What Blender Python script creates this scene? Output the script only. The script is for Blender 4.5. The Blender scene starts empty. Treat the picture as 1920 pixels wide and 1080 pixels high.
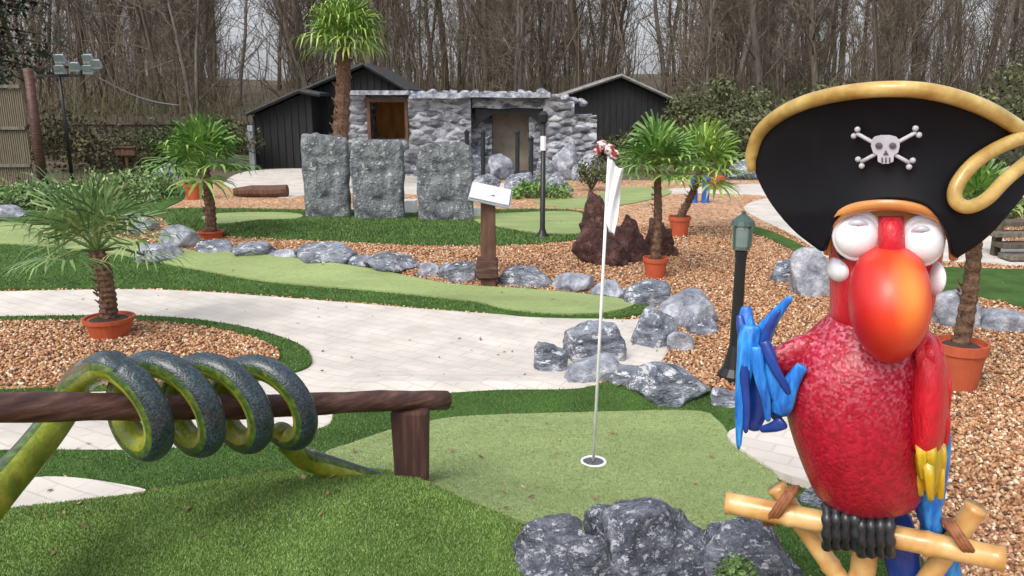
import bpy, bmesh, math, random
import numpy as np
from mathutils import Vector, Matrix, noise
rad = math.radians
# ------------------------------------------------------------------ camera, sky, sun, exposure
SC = bpy.context.scene
COL = SC.collection
CAMH, PITCH, FPX = 1.6, 13.0, 1507.0
cam = bpy.data.cameras.new('camera'); camo = bpy.data.objects.new('camera', cam); COL.objects.link(camo)
camo.location = (0, 0, CAMH); camo.rotation_euler = (rad(90 - PITCH), 0, 0)
cam.sensor_width = 36; cam.lens = 36 * FPX / 1920; cam.clip_end = 2000; cam.clip_start = 0.05
SC.camera = camo
SUN_EL, SUN_AZ = 48, 215            # azimuth of the sun, degrees clockwise from +Y
W = bpy.data.worlds.new('World'); SC.world = W; W.use_nodes = True
nt = W.node_tree; bg = nt.nodes['Background']
sky = nt.nodes.new('ShaderNodeTexSky'); sky.sky_type = 'NISHITA'; sky.sun_disc = False
sky.sun_elevation = rad(SUN_EL); sky.sun_rotation = rad(SUN_AZ)
sky.air_density = 1.0; sky.dust_density = 6.0; sky.ozone_density = 0.6
hs = nt.nodes.new('ShaderNodeHueSaturation'); hs.inputs['Saturation'].default_value = 0.5
nt.links.new(sky.outputs[0], hs.inputs['Color']); ov = nt.nodes.new('ShaderNodeMix'); ov.data_type = 'RGBA'; ov.blend_type = 'ADD'; ov.inputs[0].default_value = 1   # thin overcast veil over the blue sky
nt.links.new(hs.outputs[0], ov.inputs[6]); ov.inputs[7].default_value = (2.35, 2.45, 2.7, 1); nt.links.new(ov.outputs[2], bg.inputs[0])
bg.inputs[1].default_value = 0.135
sl = bpy.data.lights.new('sun', 'SUN'); sl.energy = 1.1; sl.angle = rad(26); sl.color = (1, .96, .9)
so = bpy.data.objects.new('sun', sl); COL.objects.link(so)
sd = Vector((math.sin(rad(SUN_AZ)) * math.cos(rad(SUN_EL)), math.cos(rad(SUN_AZ)) * math.cos(rad(SUN_EL)), math.sin(rad(SUN_EL))))
so.rotation_euler = sd.to_track_quat('Z', 'Y').to_euler()
SC.view_settings.view_transform = 'Standard'; SC.view_settings.look = 'None'
SC.view_settings.exposure = 0.22; SC.view_settings.gamma = 1

# ------------------------------------------------------------------ pixel <-> world
CP, SP = math.cos(rad(PITCH)), math.sin(rad(PITCH))
def ray(px, py):
    a, b = (px - 960) / FPX, (540 - py) / FPX
    return Vector((a, CP + b * SP, -SP + b * CP))
def sst(a, b, x):
    t = min(1, max(0, (x - a) / (b - a))); return t * t * (3 - 2 * t)
def gs(x, y, cx, cy, sx, sy): return math.exp(-((x - cx) / sx) ** 2 / 2 - ((y - cy) / sy) ** 2 / 2)
def H(x, y):
    h = 0.225 * gs(x, y, -0.58, 2.50, .66, .40)
    h += 0.30 * gs(x, y, -5.2, 9.0, 3.2, 1.0) + .12 * gs(x, y, -1.5, 7.6, 1.6, .5)
    if 2 < y < 6:
        r = math.exp(-((y - 4.28) / .16) ** 2 / 2)
        h += .07 * r * sst(-1.2, -.7, x) * (1 - sst(1.1, 1.5, x))
    h += .05 * gs(x, y, -1.9, 3.55, .8, .2)
    if y > 24: h += 3.6 * sst(24, 72, y) + .35 * math.sin(x * .13) * sst(28, 50, y)
    return h
def G(px, py, dz=0):
    d = ray(px, py); z = 0
    for _ in range(25):
        t = (z + dz - CAMH) / d.z; x, y = d.x * t, d.y * t; z = .5 * z + .5 * H(x, y)
    return Vector((x, y, H(x, y) + dz))
def D(px, py, d):                      # point on the pixel's ray at forward distance d
    r = ray(px, py); return Vector((0, 0, CAMH)) + r * (d / r.y)

# ------------------------------------------------------------------ helpers
def link(o, parent=None):
    COL.objects.link(o)
    if parent: o.parent = parent
    return o
def tag(o, label=None, cat=None, group=None, kind=None):
    if label: o['label'] = label
    if cat: o['category'] = cat
    if group: o['group'] = group
    if kind: o['kind'] = kind
    return o
def empty(name, loc, label, cat, group=None):
    o = bpy.data.objects.new(name, None); o.empty_display_size = .1; link(o); o.location = loc
    return tag(o, label, cat, group)
class MB:
    def __init__(s): s.v = []; s.f = []; s.mi = []
    def add(s, v, f, mi=0):
        n = len(s.v); s.v += [Vector(p) for p in v]; s.f += [tuple(i + n for i in q) for q in f]; s.mi += [mi] * len(f)
        return s
    def box(s, c, size, rot=None, mi=0, taper=1):
        hx, hy, hz = [a / 2 for a in size]; v = []
        for z in (-hz, hz):
            k = taper if z > 0 else 1
            for x, y in ((-hx, -hy), (hx, -hy), (hx, hy), (-hx, hy)): v.append(Vector((x * k, y * k, z)))
        if rot is not None: v = [rot @ p for p in v]
        v = [p + Vector(c) for p in v]
        return s.add(v, [(3, 2, 1, 0), (4, 5, 6, 7), (0, 1, 5, 4), (1, 2, 6, 5), (2, 3, 7, 6), (3, 0, 4, 7)], mi)
    def tube(s, pts, rads, n=10, caps=True, mi=0, flat=1.0, up=None):
        pts = [Vector(p) for p in pts]
        if not hasattr(rads, '__len__'): rads = [rads] * len(pts)
        u = None; v = []
        for i, p in enumerate(pts):
            t = (pts[min(i + 1, len(pts) - 1)] - pts[max(i - 1, 0)]).normalized()
            if u is None:
                a = Vector(up) if up is not None else (Vector((0, 0, 1)) if abs(t.z) < .9 else Vector((1, 0, 0)))
                u = (a - t * a.dot(t)).normalized()
            else: u = (u - t * u.dot(t)).normalized()
            w = t.cross(u)
            for k in range(n):
                a = 2 * math.pi * k / n
                v.append(p + (u * math.cos(a) * flat + w * math.sin(a)) * rads[i])
        f = []
        for i in range(len(pts) - 1):
            for k in range(n):
                k2 = (k + 1) % n; f.append((i * n + k, i * n + k2, (i + 1) * n + k2, (i + 1) * n + k))
        if caps:
            f.append(tuple(range(n))[::-1]); f.append(tuple((len(pts) - 1) * n + k for k in range(n)))
        return s.add(v, f, mi)
    def lathe(s, prof, c, n=20, mi=0, sx=1, sy=1):
        v = []; c = Vector(c)
        for r, z in prof:
            for k in range(n):
                a = 2 * math.pi * k / n; v.append(c + Vector((r * math.cos(a) * sx, r * math.sin(a) * sy, z)))
        f = []
        for i in range(len(prof) - 1):
            for k in range(n):
                k2 = (k + 1) % n; f.append((i * n + k, i * n + k2, (i + 1) * n + k2, (i + 1) * n + k))
        f.append(tuple(range(n))[::-1]); f.append(tuple((len(prof) - 1) * n + k for k in range(n)))
        return s.add(v, f, mi)
    def ball(s, c, r, M=None, n=16, m=10, mi=0):
        if not hasattr(r, '__len__'): r = (r, r, r)
        v = []; c = Vector(c)
        for j in range(m + 1):
            th = math.pi * j / m
            for k in range(n):
                a = 2 * math.pi * k / n
                p = Vector((r[0] * math.sin(th) * math.cos(a), r[1] * math.sin(th) * math.sin(a), r[2] * math.cos(th)))
                v.append(c + (M @ p if M is not None else p))
        f = [(j * n + k, (j + 1) * n + k, (j + 1) * n + (k + 1) % n, j * n + (k + 1) % n) for j in range(m) for k in range(n)]
        return s.add(v, f, mi)
    def loft(s, rings, n=28, mi=0, p=2.0):
        # ring: (centre Vector, ax Vector, ay Vector)
        v = []
        for c, ax, ay in rings:
            for k in range(n):
                a = 2 * math.pi * k / n; ca, sa = math.cos(a), math.sin(a)
                ca = math.copysign(abs(ca) ** (2 / p), ca); sa = math.copysign(abs(sa) ** (2 / p), sa)
                v.append(c + ax * ca + ay * sa)
        f = [(i * n + k, i * n + (k + 1) % n, (i + 1) * n + (k + 1) % n, (i + 1) * n + k) for i in range(len(rings) - 1) for k in range(n)]
        f.append(tuple(range(n))[::-1]); f.append(tuple((len(rings) - 1) * n + k for k in range(n)))
        return s.add(v, f, mi)
    def build(s, name, mats, parent=None, smooth=False, origin=None, bevel=0, sub=0, merge=False):
        if not isinstance(mats, (list, tuple)): mats = [mats]
        if parent: off = Vector(parent.location)
        elif origin is not None: off = Vector(origin)
        else: off = Vector((0, 0, 0))
        me = bpy.data.meshes.new(name); me.from_pydata([tuple(p - off) for p in s.v], [], s.f)
        for m in mats: me.materials.append(m)
        if len(mats) > 1: me.polygons.foreach_set('material_index', s.mi)
        bm = bmesh.new(); bm.from_mesh(me)
        if merge: bmesh.ops.remove_doubles(bm, verts=bm.verts, dist=1e-5)
        bmesh.ops.recalc_face_normals(bm, faces=bm.faces)
        bm.to_mesh(me); bm.free()
        if smooth: me.polygons.foreach_set('use_smooth', [True] * len(me.polygons))
        o = bpy.data.objects.new(name, me)
        if parent is None: o.location = off
        link(o, parent)
        if bevel:
            b = o.modifiers.new('bevel', 'BEVEL'); b.width = bevel; b.segments = 2; b.limit_method = 'ANGLE'
        if sub:
            b = o.modifiers.new('sub', 'SUBSURF'); b.levels = sub; b.render_levels = sub
        return o
def sub_part(o, parent):               # sub-part: world-coordinate mesh built under the thing, re-hung one level deeper
    o.parent = parent; return o
def big_mesh(name, V, F, mat, origin=(0, 0, 0)):    # numpy, triangles
    me = bpy.data.meshes.new(name); nv, nf = len(V), len(F)
    me.vertices.add(nv); me.vertices.foreach_set('co', (np.asarray(V) - np.array(origin)).astype(np.float32).ravel())
    me.loops.add(nf * 3); me.loops.foreach_set('vertex_index', np.asarray(F, dtype=np.int32).ravel())
    me.polygons.add(nf); me.polygons.foreach_set('loop_start', np.arange(0, nf * 3, 3, dtype=np.int32))
    me.update(calc_edges=True); me.validate()
    me.materials.append(mat)
    o = bpy.data.objects.new(name, me); o.location = origin; link(o); return o
def spline(P, per=6, closed=False):
    P = [Vector(p) for p in P]; n = len(P); out = []
    rng = range(n) if closed else range(n - 1)
    for i in rng:
        if closed: a, b, c, d = P[i - 1], P[i], P[(i + 1) % n], P[(i + 2) % n]
        else: a, b, c, d = P[max(i - 1, 0)], P[i], P[i + 1], P[min(i + 2, n - 1)]
        for k in range(per):
            t = k / per
            out.append(.5 * ((2 * b) + (c - a) * t + (2 * a - 5 * b + 4 * c - d) * t * t + (3 * b - a - 3 * c + d) * t ** 3))
    if not closed: out.append(P[-1].copy())
    return out

# ------------------------------------------------------------------ materials
def mat(name, stops, tex='noise', scale=5, detail=6, rough=.8, bump=0, bscale=None, bdist=.01, spec=.4, coat=0,
        island=False, var=None, var_scale=1.0, coord='Object', speck=None, stretch=None, bsub=0, nrough=.6, metal=0):
    m = bpy.data.materials.new(name); m.use_nodes = True; t = m.node_tree; N = t.nodes; L = t.links
    b = N['Principled BSDF']; b.inputs['Roughness'].default_value = rough
    b.inputs['Specular IOR Level'].default_value = spec; b.inputs['Coat Weight'].default_value = coat
    b.inputs['Metallic'].default_value = metal
    tc = N.new('ShaderNodeTexCoord'); co = tc.outputs[coord]
    if stretch:
        mp = N.new('ShaderNodeMapping'); mp.inputs['Scale'].default_value = stretch; L.new(co, mp.inputs[0]); co = mp.outputs[0]
    def tx(kind, sc, det):
        if kind == 'voronoi':
            n = N.new('ShaderNodeTexVoronoi'); n.inputs['Scale'].default_value = sc; L.new(co, n.inputs['Vector'])
            s = N.new('ShaderNodeSeparateColor'); L.new(n.outputs['Color'], s.inputs[0]); return s.outputs[0], n
        n = N.new('ShaderNodeTexNoise'); n.inputs['Scale'].default_value = sc; n.inputs['Detail'].default_value = det
        n.inputs['Roughness'].default_value = nrough
        L.new(co, n.inputs['Vector']); return n.outputs['Fac'], n
    f, n = tx(tex, scale, detail)
    if island:
        g = N.new('ShaderNodeNewGeometry'); f = g.outputs['Random Per Island']
    r = N.new('ShaderNodeValToRGB'); L.new(f, r.inputs[0]); e = r.color_ramp.elements
    while len(e) > 1: e.remove(e[-1])
    e[0].position = stops[0][0]; e[0].color = (*stops[0][1], 1)
    for p, c in stops[1:]:
        q = e.new(p); q.color = (*c, 1)
    out = r.outputs[0]
    if speck:                          # (colour, scale, threshold lo, hi)
        c, sc, lo, hi = speck; f2, _ = tx('noise', sc, 3)
        mr = N.new('ShaderNodeMapRange'); mr.inputs[1].default_value = lo; mr.inputs[2].default_value = hi; L.new(f2, mr.inputs[0])
        mx = N.new('ShaderNodeMix'); mx.data_type = 'RGBA'; L.new(mr.outputs[0], mx.inputs[0]); L.new(out, mx.inputs[6]); mx.inputs[7].default_value = (*c, 1); out = mx.outputs[2]
    if var:                            # (lo, hi) slow brightness variation
        f2, _ = tx('noise', var_scale, 3); mr = N.new('ShaderNodeMapRange'); mr.inputs[1].default_value = .3; mr.inputs[2].default_value = .7
        mr.inputs[3].default_value = var[0]; mr.inputs[4].default_value = var[1]; L.new(f2, mr.inputs[0])
        mx = N.new('ShaderNodeVectorMath'); mx.operation = 'SCALE'; L.new(out, mx.inputs[0]); L.new(mr.outputs[0], mx.inputs['Scale']); out = mx.outputs[0]
    L.new(out, b.inputs['Base Color'])
    if bump:
        bf, bn = tx('voronoi' if tex == 'voronoi' else 'noise', bscale or scale, 4)
        if tex == 'voronoi': bf = bn.outputs['Distance']
        bp = N.new('ShaderNodeBump'); bp.inputs['Strength'].default_value = bump; bp.inputs['Distance'].default_value = bdist
        if tex == 'voronoi': bp.invert = True
        L.new(bf, bp.inputs['Height']); L.new(bp.outputs[0], b.inputs['Normal'])
    return m
def flat(name, c, **k):
    c2 = tuple(min(1, x * 1.15) for x in c); c1 = tuple(x * .85 for x in c)
    k.setdefault('scale', 8)
    return mat(name, [(.3, c1), (.7, c2)], **k)
M = {}
M['gravel'] = mat('gravel', [(0, (.10, .05, .03)), (.18, (.30, .14, .07)), (.4, (.50, .25, .12)), (.62, (.55, .32, .16)), (.82, (.58, .38, .235)), (.95, (.70, .58, .44)), (1, (.16, .10, .08))],
                  tex='voronoi', scale=34, bump=1, bdist=.02, var=(.85, 1.12), var_scale=1.3)
M['chips'] = mat('chips', [(0, (.08, .04, .022)), (.18, (.24, .11, .055)), (.42, (.41, .195, .09)), (.65, (.49, .275, .14)), (.85, (.54, .36, .215)), (.97, (.70, .60, .45))], island=True, rough=.75)
M['turf'] = mat('turf', [(.25, (.025, .058, .012)), (.5, (.05, .11, .022)), (.75, (.10, .18, .045))], scale=150, detail=3, bump=.6, bscale=220, bdist=.012, var=(.7, 1.25), var_scale=3.5, rough=.9, spec=.2)
M['turf_light'] = mat('turf_light', [(.25, (.05, .10, .02)), (.5, (.085, .155, .035)), (.75, (.14, .22, .065))], scale=150, detail=3, bump=.5, bscale=220, bdist=.008, var=(.75, 1.25), var_scale=2.5, rough=.9, spec=.2)
M['blades_light'] = mat('blades_light', [(0, (.14, .225, .05)), (.5, (.175, .275, .068)), (.85, (.21, .31, .088)), (1, (.29, .38, .15))], island=True, rough=.7, spec=.3, var=(.75, 1.2), var_scale=2.5)
M['blades_green'] = mat('blades_green', [(0, (.20, .27, .11)), (.5, (.26, .34, .155)), (1, (.36, .43, .23))], island=True, rough=.8, spec=.2, var=(.8, 1.15), var_scale=3)
M['blades'] = mat('blades', [(0, (.05, .105, .022)), (.4, (.08, .155, .035)), (.8, (.115, .20, .05)), (1, (.20, .28, .11))], island=True, rough=.7, spec=.3, var=(.8, 1.15), var_scale=3)
M['green'] = mat('green', [(.3, (.20, .265, .10)), (.7, (.31, .375, .165))], scale=60, detail=8, bump=.25, bscale=250, bdist=.005, var=(.82, 1.15), var_scale=2.2, rough=.9, spec=.2, stretch=(.5, 1.4, 1))
M['litter'] = mat('litter', [(.25, (.06, .048, .03)), (.5, (.13, .105, .065)), (.75, (.22, .18, .12))], scale=6, detail=12, nrough=.75, bump=.8, bscale=12, bdist=.1, var=(.7, 1.2), var_scale=.15)
M['rock'] = mat('rock', [(.36, (.045, .052, .07)), (.46, (.15, .17, .21)), (.56, (.27, .295, .35)), (.68, (.52, .54, .60))], scale=4, detail=14, nrough=.74, bump=1, bscale=9, bdist=.06, stretch=(1, 1.4, 2.2), speck=((.60, .61, .66), 11, .56, .62), rough=.75)
M['rock_near'] = mat('rock_near', [(.36, (.022, .026, .04)), (.5, (.115, .13, .17)), (.66, (.36, .385, .45))], scale=9, detail=14, nrough=.8, bump=1, bscale=30, bdist=.04, stretch=(1, 1.3, 1.8), speck=((.55, .57, .63), 26, .54, .62), rough=.75)
M['rock_pale'] = mat('rock_pale', [(.34, (.08, .09, .115)), (.5, (.28, .30, .35)), (.66, (.58, .60, .66))], scale=6, detail=12, nrough=.72, bump=.8, bscale=16, bdist=.04, rough=.75)
M['lava'] = mat('lava', [(.34, (.018, .008, .007)), (.52, (.075, .03, .026)), (.7, (.22, .12, .10))], scale=9, detail=12, nrough=.75, bump=1, bscale=20, bdist=.05, rough=.7)
M['slab'] = mat('slab', [(.36, (.04, .046, .055)), (.5, (.14, .155, .17)), (.64, (.30, .32, .33))], scale=4, detail=14, nrough=.78, bump=1, bscale=7, bdist=.07, speck=((.42, .44, .44), 14, .56, .66), rough=.85)
M['cave'] = mat('cave', [(0, (.10, .105, .125)), (.3, (.20, .21, .24)), (.7, (.32, .335, .37)), (1, (.44, .46, .50))], tex='voronoi', scale=3.6, stretch=(1, 1, 2.1), bump=1, bdist=.16, speck=((.09, .095, .115), 7, .5, .68), rough=.85)
M['black_wood'] = mat('black_wood', [(.3, (.008, .009, .010)), (.7, (.022, .024, .026))], scale=6, stretch=(6, 6, .4), bump=.4, bdist=.01)
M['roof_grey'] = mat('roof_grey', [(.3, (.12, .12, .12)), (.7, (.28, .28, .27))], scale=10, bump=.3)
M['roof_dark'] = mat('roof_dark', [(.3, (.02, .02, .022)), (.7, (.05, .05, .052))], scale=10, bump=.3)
M['orange_wood'] = mat('orange_wood', [(.3, (.20, .075, .015)), (.7, (.50, .22, .05))], scale=4, stretch=(3, 3, .5), bump=.3)
M['plaster'] = mat('plaster', [(.3, (.32, .27, .21)), (.7, (.50, .43, .34))], scale=4, bump=.3)
M['wood'] = mat('wood', [(.3, (.03, .013, .011)), (.5, (.075, .034, .026)), (.75, (.19, .105, .08))], scale=16, stretch=(.5, .5, 3), bump=.5, bdist=.01, rough=.55)
M['rail_post'] = mat('rail_post', [(.3, (.03, .013, .010)), (.55, (.07, .032, .024)), (.75, (.13, .065, .05))], scale=14, stretch=(3, 3, .3), bump=.5, bdist=.008)
M['post_wood'] = mat('post_wood', [(.3, (.055, .028, .018)), (.7, (.15, .075, .05))], scale=14, stretch=(2, 2, .3), bump=.5, bdist=.01)
M['bark'] = mat('bark', [(.3, (.045, .035, .024)), (.7, (.14, .115, .085))], scale=6, stretch=(3, 3, .5), bump=.6, bdist=.03)
M['bark_pale'] = mat('bark_pale', [(.3, (.08, .07, .056)), (.7, (.21, .19, .16))], scale=6, stretch=(3, 3, .5), bump=.6, bdist=.03)
M['twig'] = mat('twig', [(0, (.06, .045, .03)), (.6, (.145, .112, .078)), (1, (.24, .20, .155))], island=True)
M['brush'] = mat('brush', [(0, (.04, .036, .017)), (.5, (.095, .085, .04)), (.85, (.15, .14, .07)), (1, (.22, .20, .13))], island=True)
M['palm_bark'] = mat('palm_bark', [(.3, (.04, .02, .012)), (.6, (.15, .085, .05)), (.8, (.28, .19, .12))], scale=30, bump=1, bdist=.02)
M['frond'] = mat('frond', [(0, (.045, .11, .02)), (.4, (.09, .21, .035)), (.8, (.17, .31, .06)), (1, (.28, .38, .11))], island=True, rough=.45, spec=.4)
M['frond_blue'] = mat('frond_blue', [(0, (.06, .11, .035)), (.45, (.12, .22, .065)), (.8, (.21, .32, .11)), (1, (.38, .44, .20))], island=True, rough=.5, spec=.4)
M['frond_bright'] = mat('frond_bright', [(0, (.07, .14, .02)), (.4, (.14, .26, .035)), (.8, (.24, .38, .06)), (1, (.42, .50, .14))], island=True, rough=.45, spec=.4)
M['conifer'] = mat('conifer', [(0, (.010, .02, .009)), (.6, (.024, .042, .016)), (1, (.055, .08, .032))], island=True)
M['olive'] = mat('olive', [(0, (.03, .04, .015)), (.5, (.075, .09, .035)), (1, (.17, .18, .09))], island=True)
M['terracotta'] = flat('terracotta', (.42, .085, .035), bump=.1, rough=.6)
M['soil'] = flat('soil', (.05, .03, .02), bump=1, bscale=40)
M['black_metal'] = flat('black_metal', (.012, .014, .014), rough=.4)
M['green_metal'] = flat('green_metal', (.05, .09, .075), rough=.4)
M['grey_metal'] = flat('grey_metal', (.3, .33, .36), rough=.4)
M['glass'] = flat('glass', (.16, .22, .21), rough=.15, coat=.5)
M['white'] = flat('white', (.78, .78, .8), rough=.5)
M['sign_white'] = flat('sign_white', (.58, .59, .60), rough=.4)
M['red_mark'] = flat('red_mark', (.3, .03, .02), rough=.6)
M['blue_paint'] = flat('blue_paint', (.03, .09, .36), rough=.4)
M['reed'] = mat('reed', [(.3, (.09, .075, .05)), (.7, (.24, .20, .15))], scale=30, stretch=(8, 8, .3), bump=.5)
M['leaf'] = M['olive']
# statue paints
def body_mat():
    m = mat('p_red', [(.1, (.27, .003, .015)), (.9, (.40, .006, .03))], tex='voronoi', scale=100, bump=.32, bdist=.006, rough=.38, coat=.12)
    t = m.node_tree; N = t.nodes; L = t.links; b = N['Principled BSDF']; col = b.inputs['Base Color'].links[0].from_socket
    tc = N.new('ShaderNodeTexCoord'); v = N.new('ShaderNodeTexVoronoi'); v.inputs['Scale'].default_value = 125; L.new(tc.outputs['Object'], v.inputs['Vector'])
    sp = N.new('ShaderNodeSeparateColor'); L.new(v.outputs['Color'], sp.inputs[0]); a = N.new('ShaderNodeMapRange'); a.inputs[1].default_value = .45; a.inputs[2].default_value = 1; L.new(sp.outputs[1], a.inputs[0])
    sx = N.new('ShaderNodeSeparateXYZ'); L.new(tc.outputs['Generated'], sx.inputs[0]); z = N.new('ShaderNodeMapRange'); z.inputs[1].default_value = .45; z.inputs[2].default_value = .92; z.inputs[4].default_value = .75; L.new(sx.outputs[2], z.inputs[0])  # sparkle of the scales painted in as pale pink cells, stronger towards the top
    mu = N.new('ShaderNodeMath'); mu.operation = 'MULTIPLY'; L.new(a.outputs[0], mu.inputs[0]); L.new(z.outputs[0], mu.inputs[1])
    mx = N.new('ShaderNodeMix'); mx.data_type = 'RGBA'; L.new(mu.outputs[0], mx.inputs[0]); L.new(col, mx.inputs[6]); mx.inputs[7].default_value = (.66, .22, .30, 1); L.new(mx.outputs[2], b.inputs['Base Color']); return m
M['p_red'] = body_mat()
M['p_red_smooth'] = mat('p_red_smooth', [(.3, (.42, .006, .015)), (.7, (.62, .015, .035))], scale=40, rough=.36, coat=.2, bump=.6, bscale=45, bdist=.01, stretch=(2.5, 2.5, .6))
M['p_yellow'] = mat('p_yellow', [(.35, (.30, .27, .01)), (.65, (.62, .36, .015))], scale=26, rough=.3, coat=.4, bump=.5, bdist=.01, stretch=(2, 2, .5))
M['p_blue'] = mat('p_blue', [(.32, (.006, .07, .36)), (.5, (.015, .18, .62)), (.7, (.05, .36, .80))], scale=22, rough=.36, coat=.25, bump=.8, bdist=.008, stretch=(2.5, 2.5, .5))
M['p_deep_blue'] = mat('p_deep_blue', [(.3, (.006, .03, .20)), (.7, (.01, .06, .34))], scale=14, rough=.35, coat=.4, bump=.3, bdist=.01)
M['p_white'] = flat('p_white', (.80, .81, .86), rough=.22, coat=.6)
M['p_lid'] = flat('p_lid', (.50, .52, .60), rough=.3, coat=.4)
M['p_tan'] = mat('p_tan', [(.3, (.42, .15, .03)), (.7, (.60, .28, .08))], scale=7, rough=.35, coat=.4)
M['p_hat'] = mat('p_hat', [(.3, (.003, .003, .005)), (.7, (.007, .007, .010))], scale=8, rough=.5, coat=.0, spec=.18)
M['p_gold'] = mat('p_gold', [(.3, (.30, .17, .035)), (.55, (.50, .34, .10)), (.75, (.68, .54, .22))], scale=14, rough=.35, coat=.4, bump=.3, bdist=.006)
M['p_claw'] = mat('p_claw', [(.3, (.010, .011, .015)), (.7, (.03, .033, .042))], scale=30, rough=.35, coat=.3, bump=.5, bdist=.006)
M['p_grey'] = flat('p_grey', (.45, .45, .50), rough=.4)
M['p_socket'] = flat('p_socket', (.08, .08, .11), rough=.5)
M['bamboo'] = mat('bamboo', [(.3, (.42, .20, .05)), (.5, (.60, .36, .13)), (.75, (.74, .54, .27))], scale=9, rough=.32, coat=.4, bump=.15, bdist=.005, stretch=(1, 1, 1))
M['rope'] = mat('rope', [(.3, (.16, .05, .02)), (.7, (.34, .14, .06))], scale=50, rough=.6, bump=.8, bdist=.006)
M['snake_back'] = mat('snake_back', [(0, (.008, .018, .023)), (.5, (.018, .034, .044)), (1, (.04, .066, .08))], tex='voronoi', scale=170, bump=.4, bdist=.004, rough=.3, coat=.4, var=(.6, 1.4), var_scale=7)
M['snake_side'] = mat('snake_side', [(.3, (.025, .05, .02)), (.5, (.05, .10, .02)), (.7, (.14, .20, .03))], scale=40, bump=.4, bscale=170, bdist=.004, rough=.38, coat=.2)
M['snake_belly'] = mat('snake_belly', [(.3, (.09, .13, .010)), (.5, (.20, .24, .015)), (.72, (.40, .38, .04))], scale=11, bump=.6, bscale=60, bdist=.006, rough=.4, coat=.2)
# beak: orange crown fading to red at the sides
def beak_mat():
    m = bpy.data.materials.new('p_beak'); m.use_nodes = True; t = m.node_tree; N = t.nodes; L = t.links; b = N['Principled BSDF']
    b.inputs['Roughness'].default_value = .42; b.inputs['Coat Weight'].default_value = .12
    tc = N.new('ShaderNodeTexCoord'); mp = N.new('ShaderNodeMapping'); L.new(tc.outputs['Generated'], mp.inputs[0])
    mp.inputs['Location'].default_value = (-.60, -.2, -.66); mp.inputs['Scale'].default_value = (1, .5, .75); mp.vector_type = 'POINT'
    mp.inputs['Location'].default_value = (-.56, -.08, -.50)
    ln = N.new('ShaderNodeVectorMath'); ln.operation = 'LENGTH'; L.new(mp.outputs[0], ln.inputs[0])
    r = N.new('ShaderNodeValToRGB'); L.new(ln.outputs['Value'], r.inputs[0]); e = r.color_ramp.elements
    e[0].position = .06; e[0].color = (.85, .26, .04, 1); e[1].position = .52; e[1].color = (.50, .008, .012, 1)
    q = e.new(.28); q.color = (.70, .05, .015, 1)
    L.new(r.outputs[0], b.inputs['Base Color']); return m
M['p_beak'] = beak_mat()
def paver_mat():
    m = bpy.data.materials.new('pavers'); m.use_nodes = True; t = m.node_tree; N = t.nodes; L = t.links; b = N['Principled BSDF']
    b.inputs['Roughness'].default_value = .85
    tc = N.new('ShaderNodeTexCoord'); mp = N.new('ShaderNodeMapping'); mp.inputs['Rotation'].default_value = (0, 0, rad(32)); L.new(tc.outputs['Object'], mp.inputs[0])
    br = N.new('ShaderNodeTexBrick'); br.inputs['Scale'].default_value = 1; br.inputs['Brick Width'].default_value = .2; br.inputs['Row Height'].default_value = .1
    br.inputs['Mortar Size'].default_value = .006; br.inputs['Mortar Smooth'].default_value = .3
    br.inputs['Color1'].default_value = (.57, .53, .48, 1); br.inputs['Color2'].default_value = (.62, .58, .53, 1); br.inputs['Mortar'].default_value = (.52, .485, .43, 1)
    L.new(mp.outputs[0], br.inputs[0])
    n = N.new('ShaderNodeTexNoise'); n.inputs['Scale'].default_value = 3; n.inputs['Detail'].default_value = 10; L.new(tc.outputs['Object'], n.inputs[0])
    mr = N.new('ShaderNodeMapRange'); mr.inputs[1].default_value = .3; mr.inputs[2].default_value = .7; mr.inputs[3].default_value = .80; mr.inputs[4].default_value = 1.06; L.new(n.outputs[0], mr.inputs[0])
    vm = N.new('ShaderNodeVectorMath'); vm.operation = 'SCALE'; L.new(br.outputs[0], vm.inputs[0]); L.new(mr.outputs[0], vm.inputs['Scale']); L.new(vm.outputs[0], b.inputs['Base Color'])
    bp = N.new('ShaderNodeBump'); bp.inputs['Strength'].default_value = .5; bp.inputs['Distance'].default_value = .004; bp.invert = True; L.new(br.outputs['Fac'], bp.inputs['Height']); L.new(bp.outputs[0], b.inputs['Normal'])
    return m
M['pavers'] = paver_mat()

# ------------------------------------------------------------------ ground
def grid_sheet(name, xs, ys, m, zf, label=None):
    V = [(x, y, zf(x, y)) for y in ys for x in xs]; nx = len(xs)
    F = [(j * nx + i, j * nx + i + 1, (j + 1) * nx + i + 1, (j + 1) * nx + i) for j in range(len(ys) - 1) for i in range(nx - 1)]
    mb = MB(); mb.add(V, F); o = mb.build(name, m, smooth=True); o['kind'] = 'structure'; return o
xs = list(np.arange(-160, -20, 8)) + list(np.arange(-20, 20, .8)) + list(np.arange(20, 161, 8))
ys = list(np.arange(-30, 0, 3)) + list(np.arange(0, 24, .6)) + list(np.arange(24, 90, 1.5)) + list(np.arange(90, 400, 20))
grid_sheet('ground', xs, ys, M['litter'], lambda x, y: H(x, y) - (.35 if 0 <= y <= 16 and -13.5 < x < 13.5 else 0.0))
xs = list(np.arange(-14, -6, .5)) + list(np.arange(-6, 4, .1)) + list(np.arange(4, 14.1, .5))
ys = list(np.arange(-1, 1.5, .5)) + list(np.arange(1.5, 5.5, .08)) + list(np.arange(5.5, 12, .25)) + list(np.arange(12, 17.3, .5))
grid_sheet('gravel_bed', xs, ys, M['gravel'], lambda x, y: H(x, y) + .004)
REG = []
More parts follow.
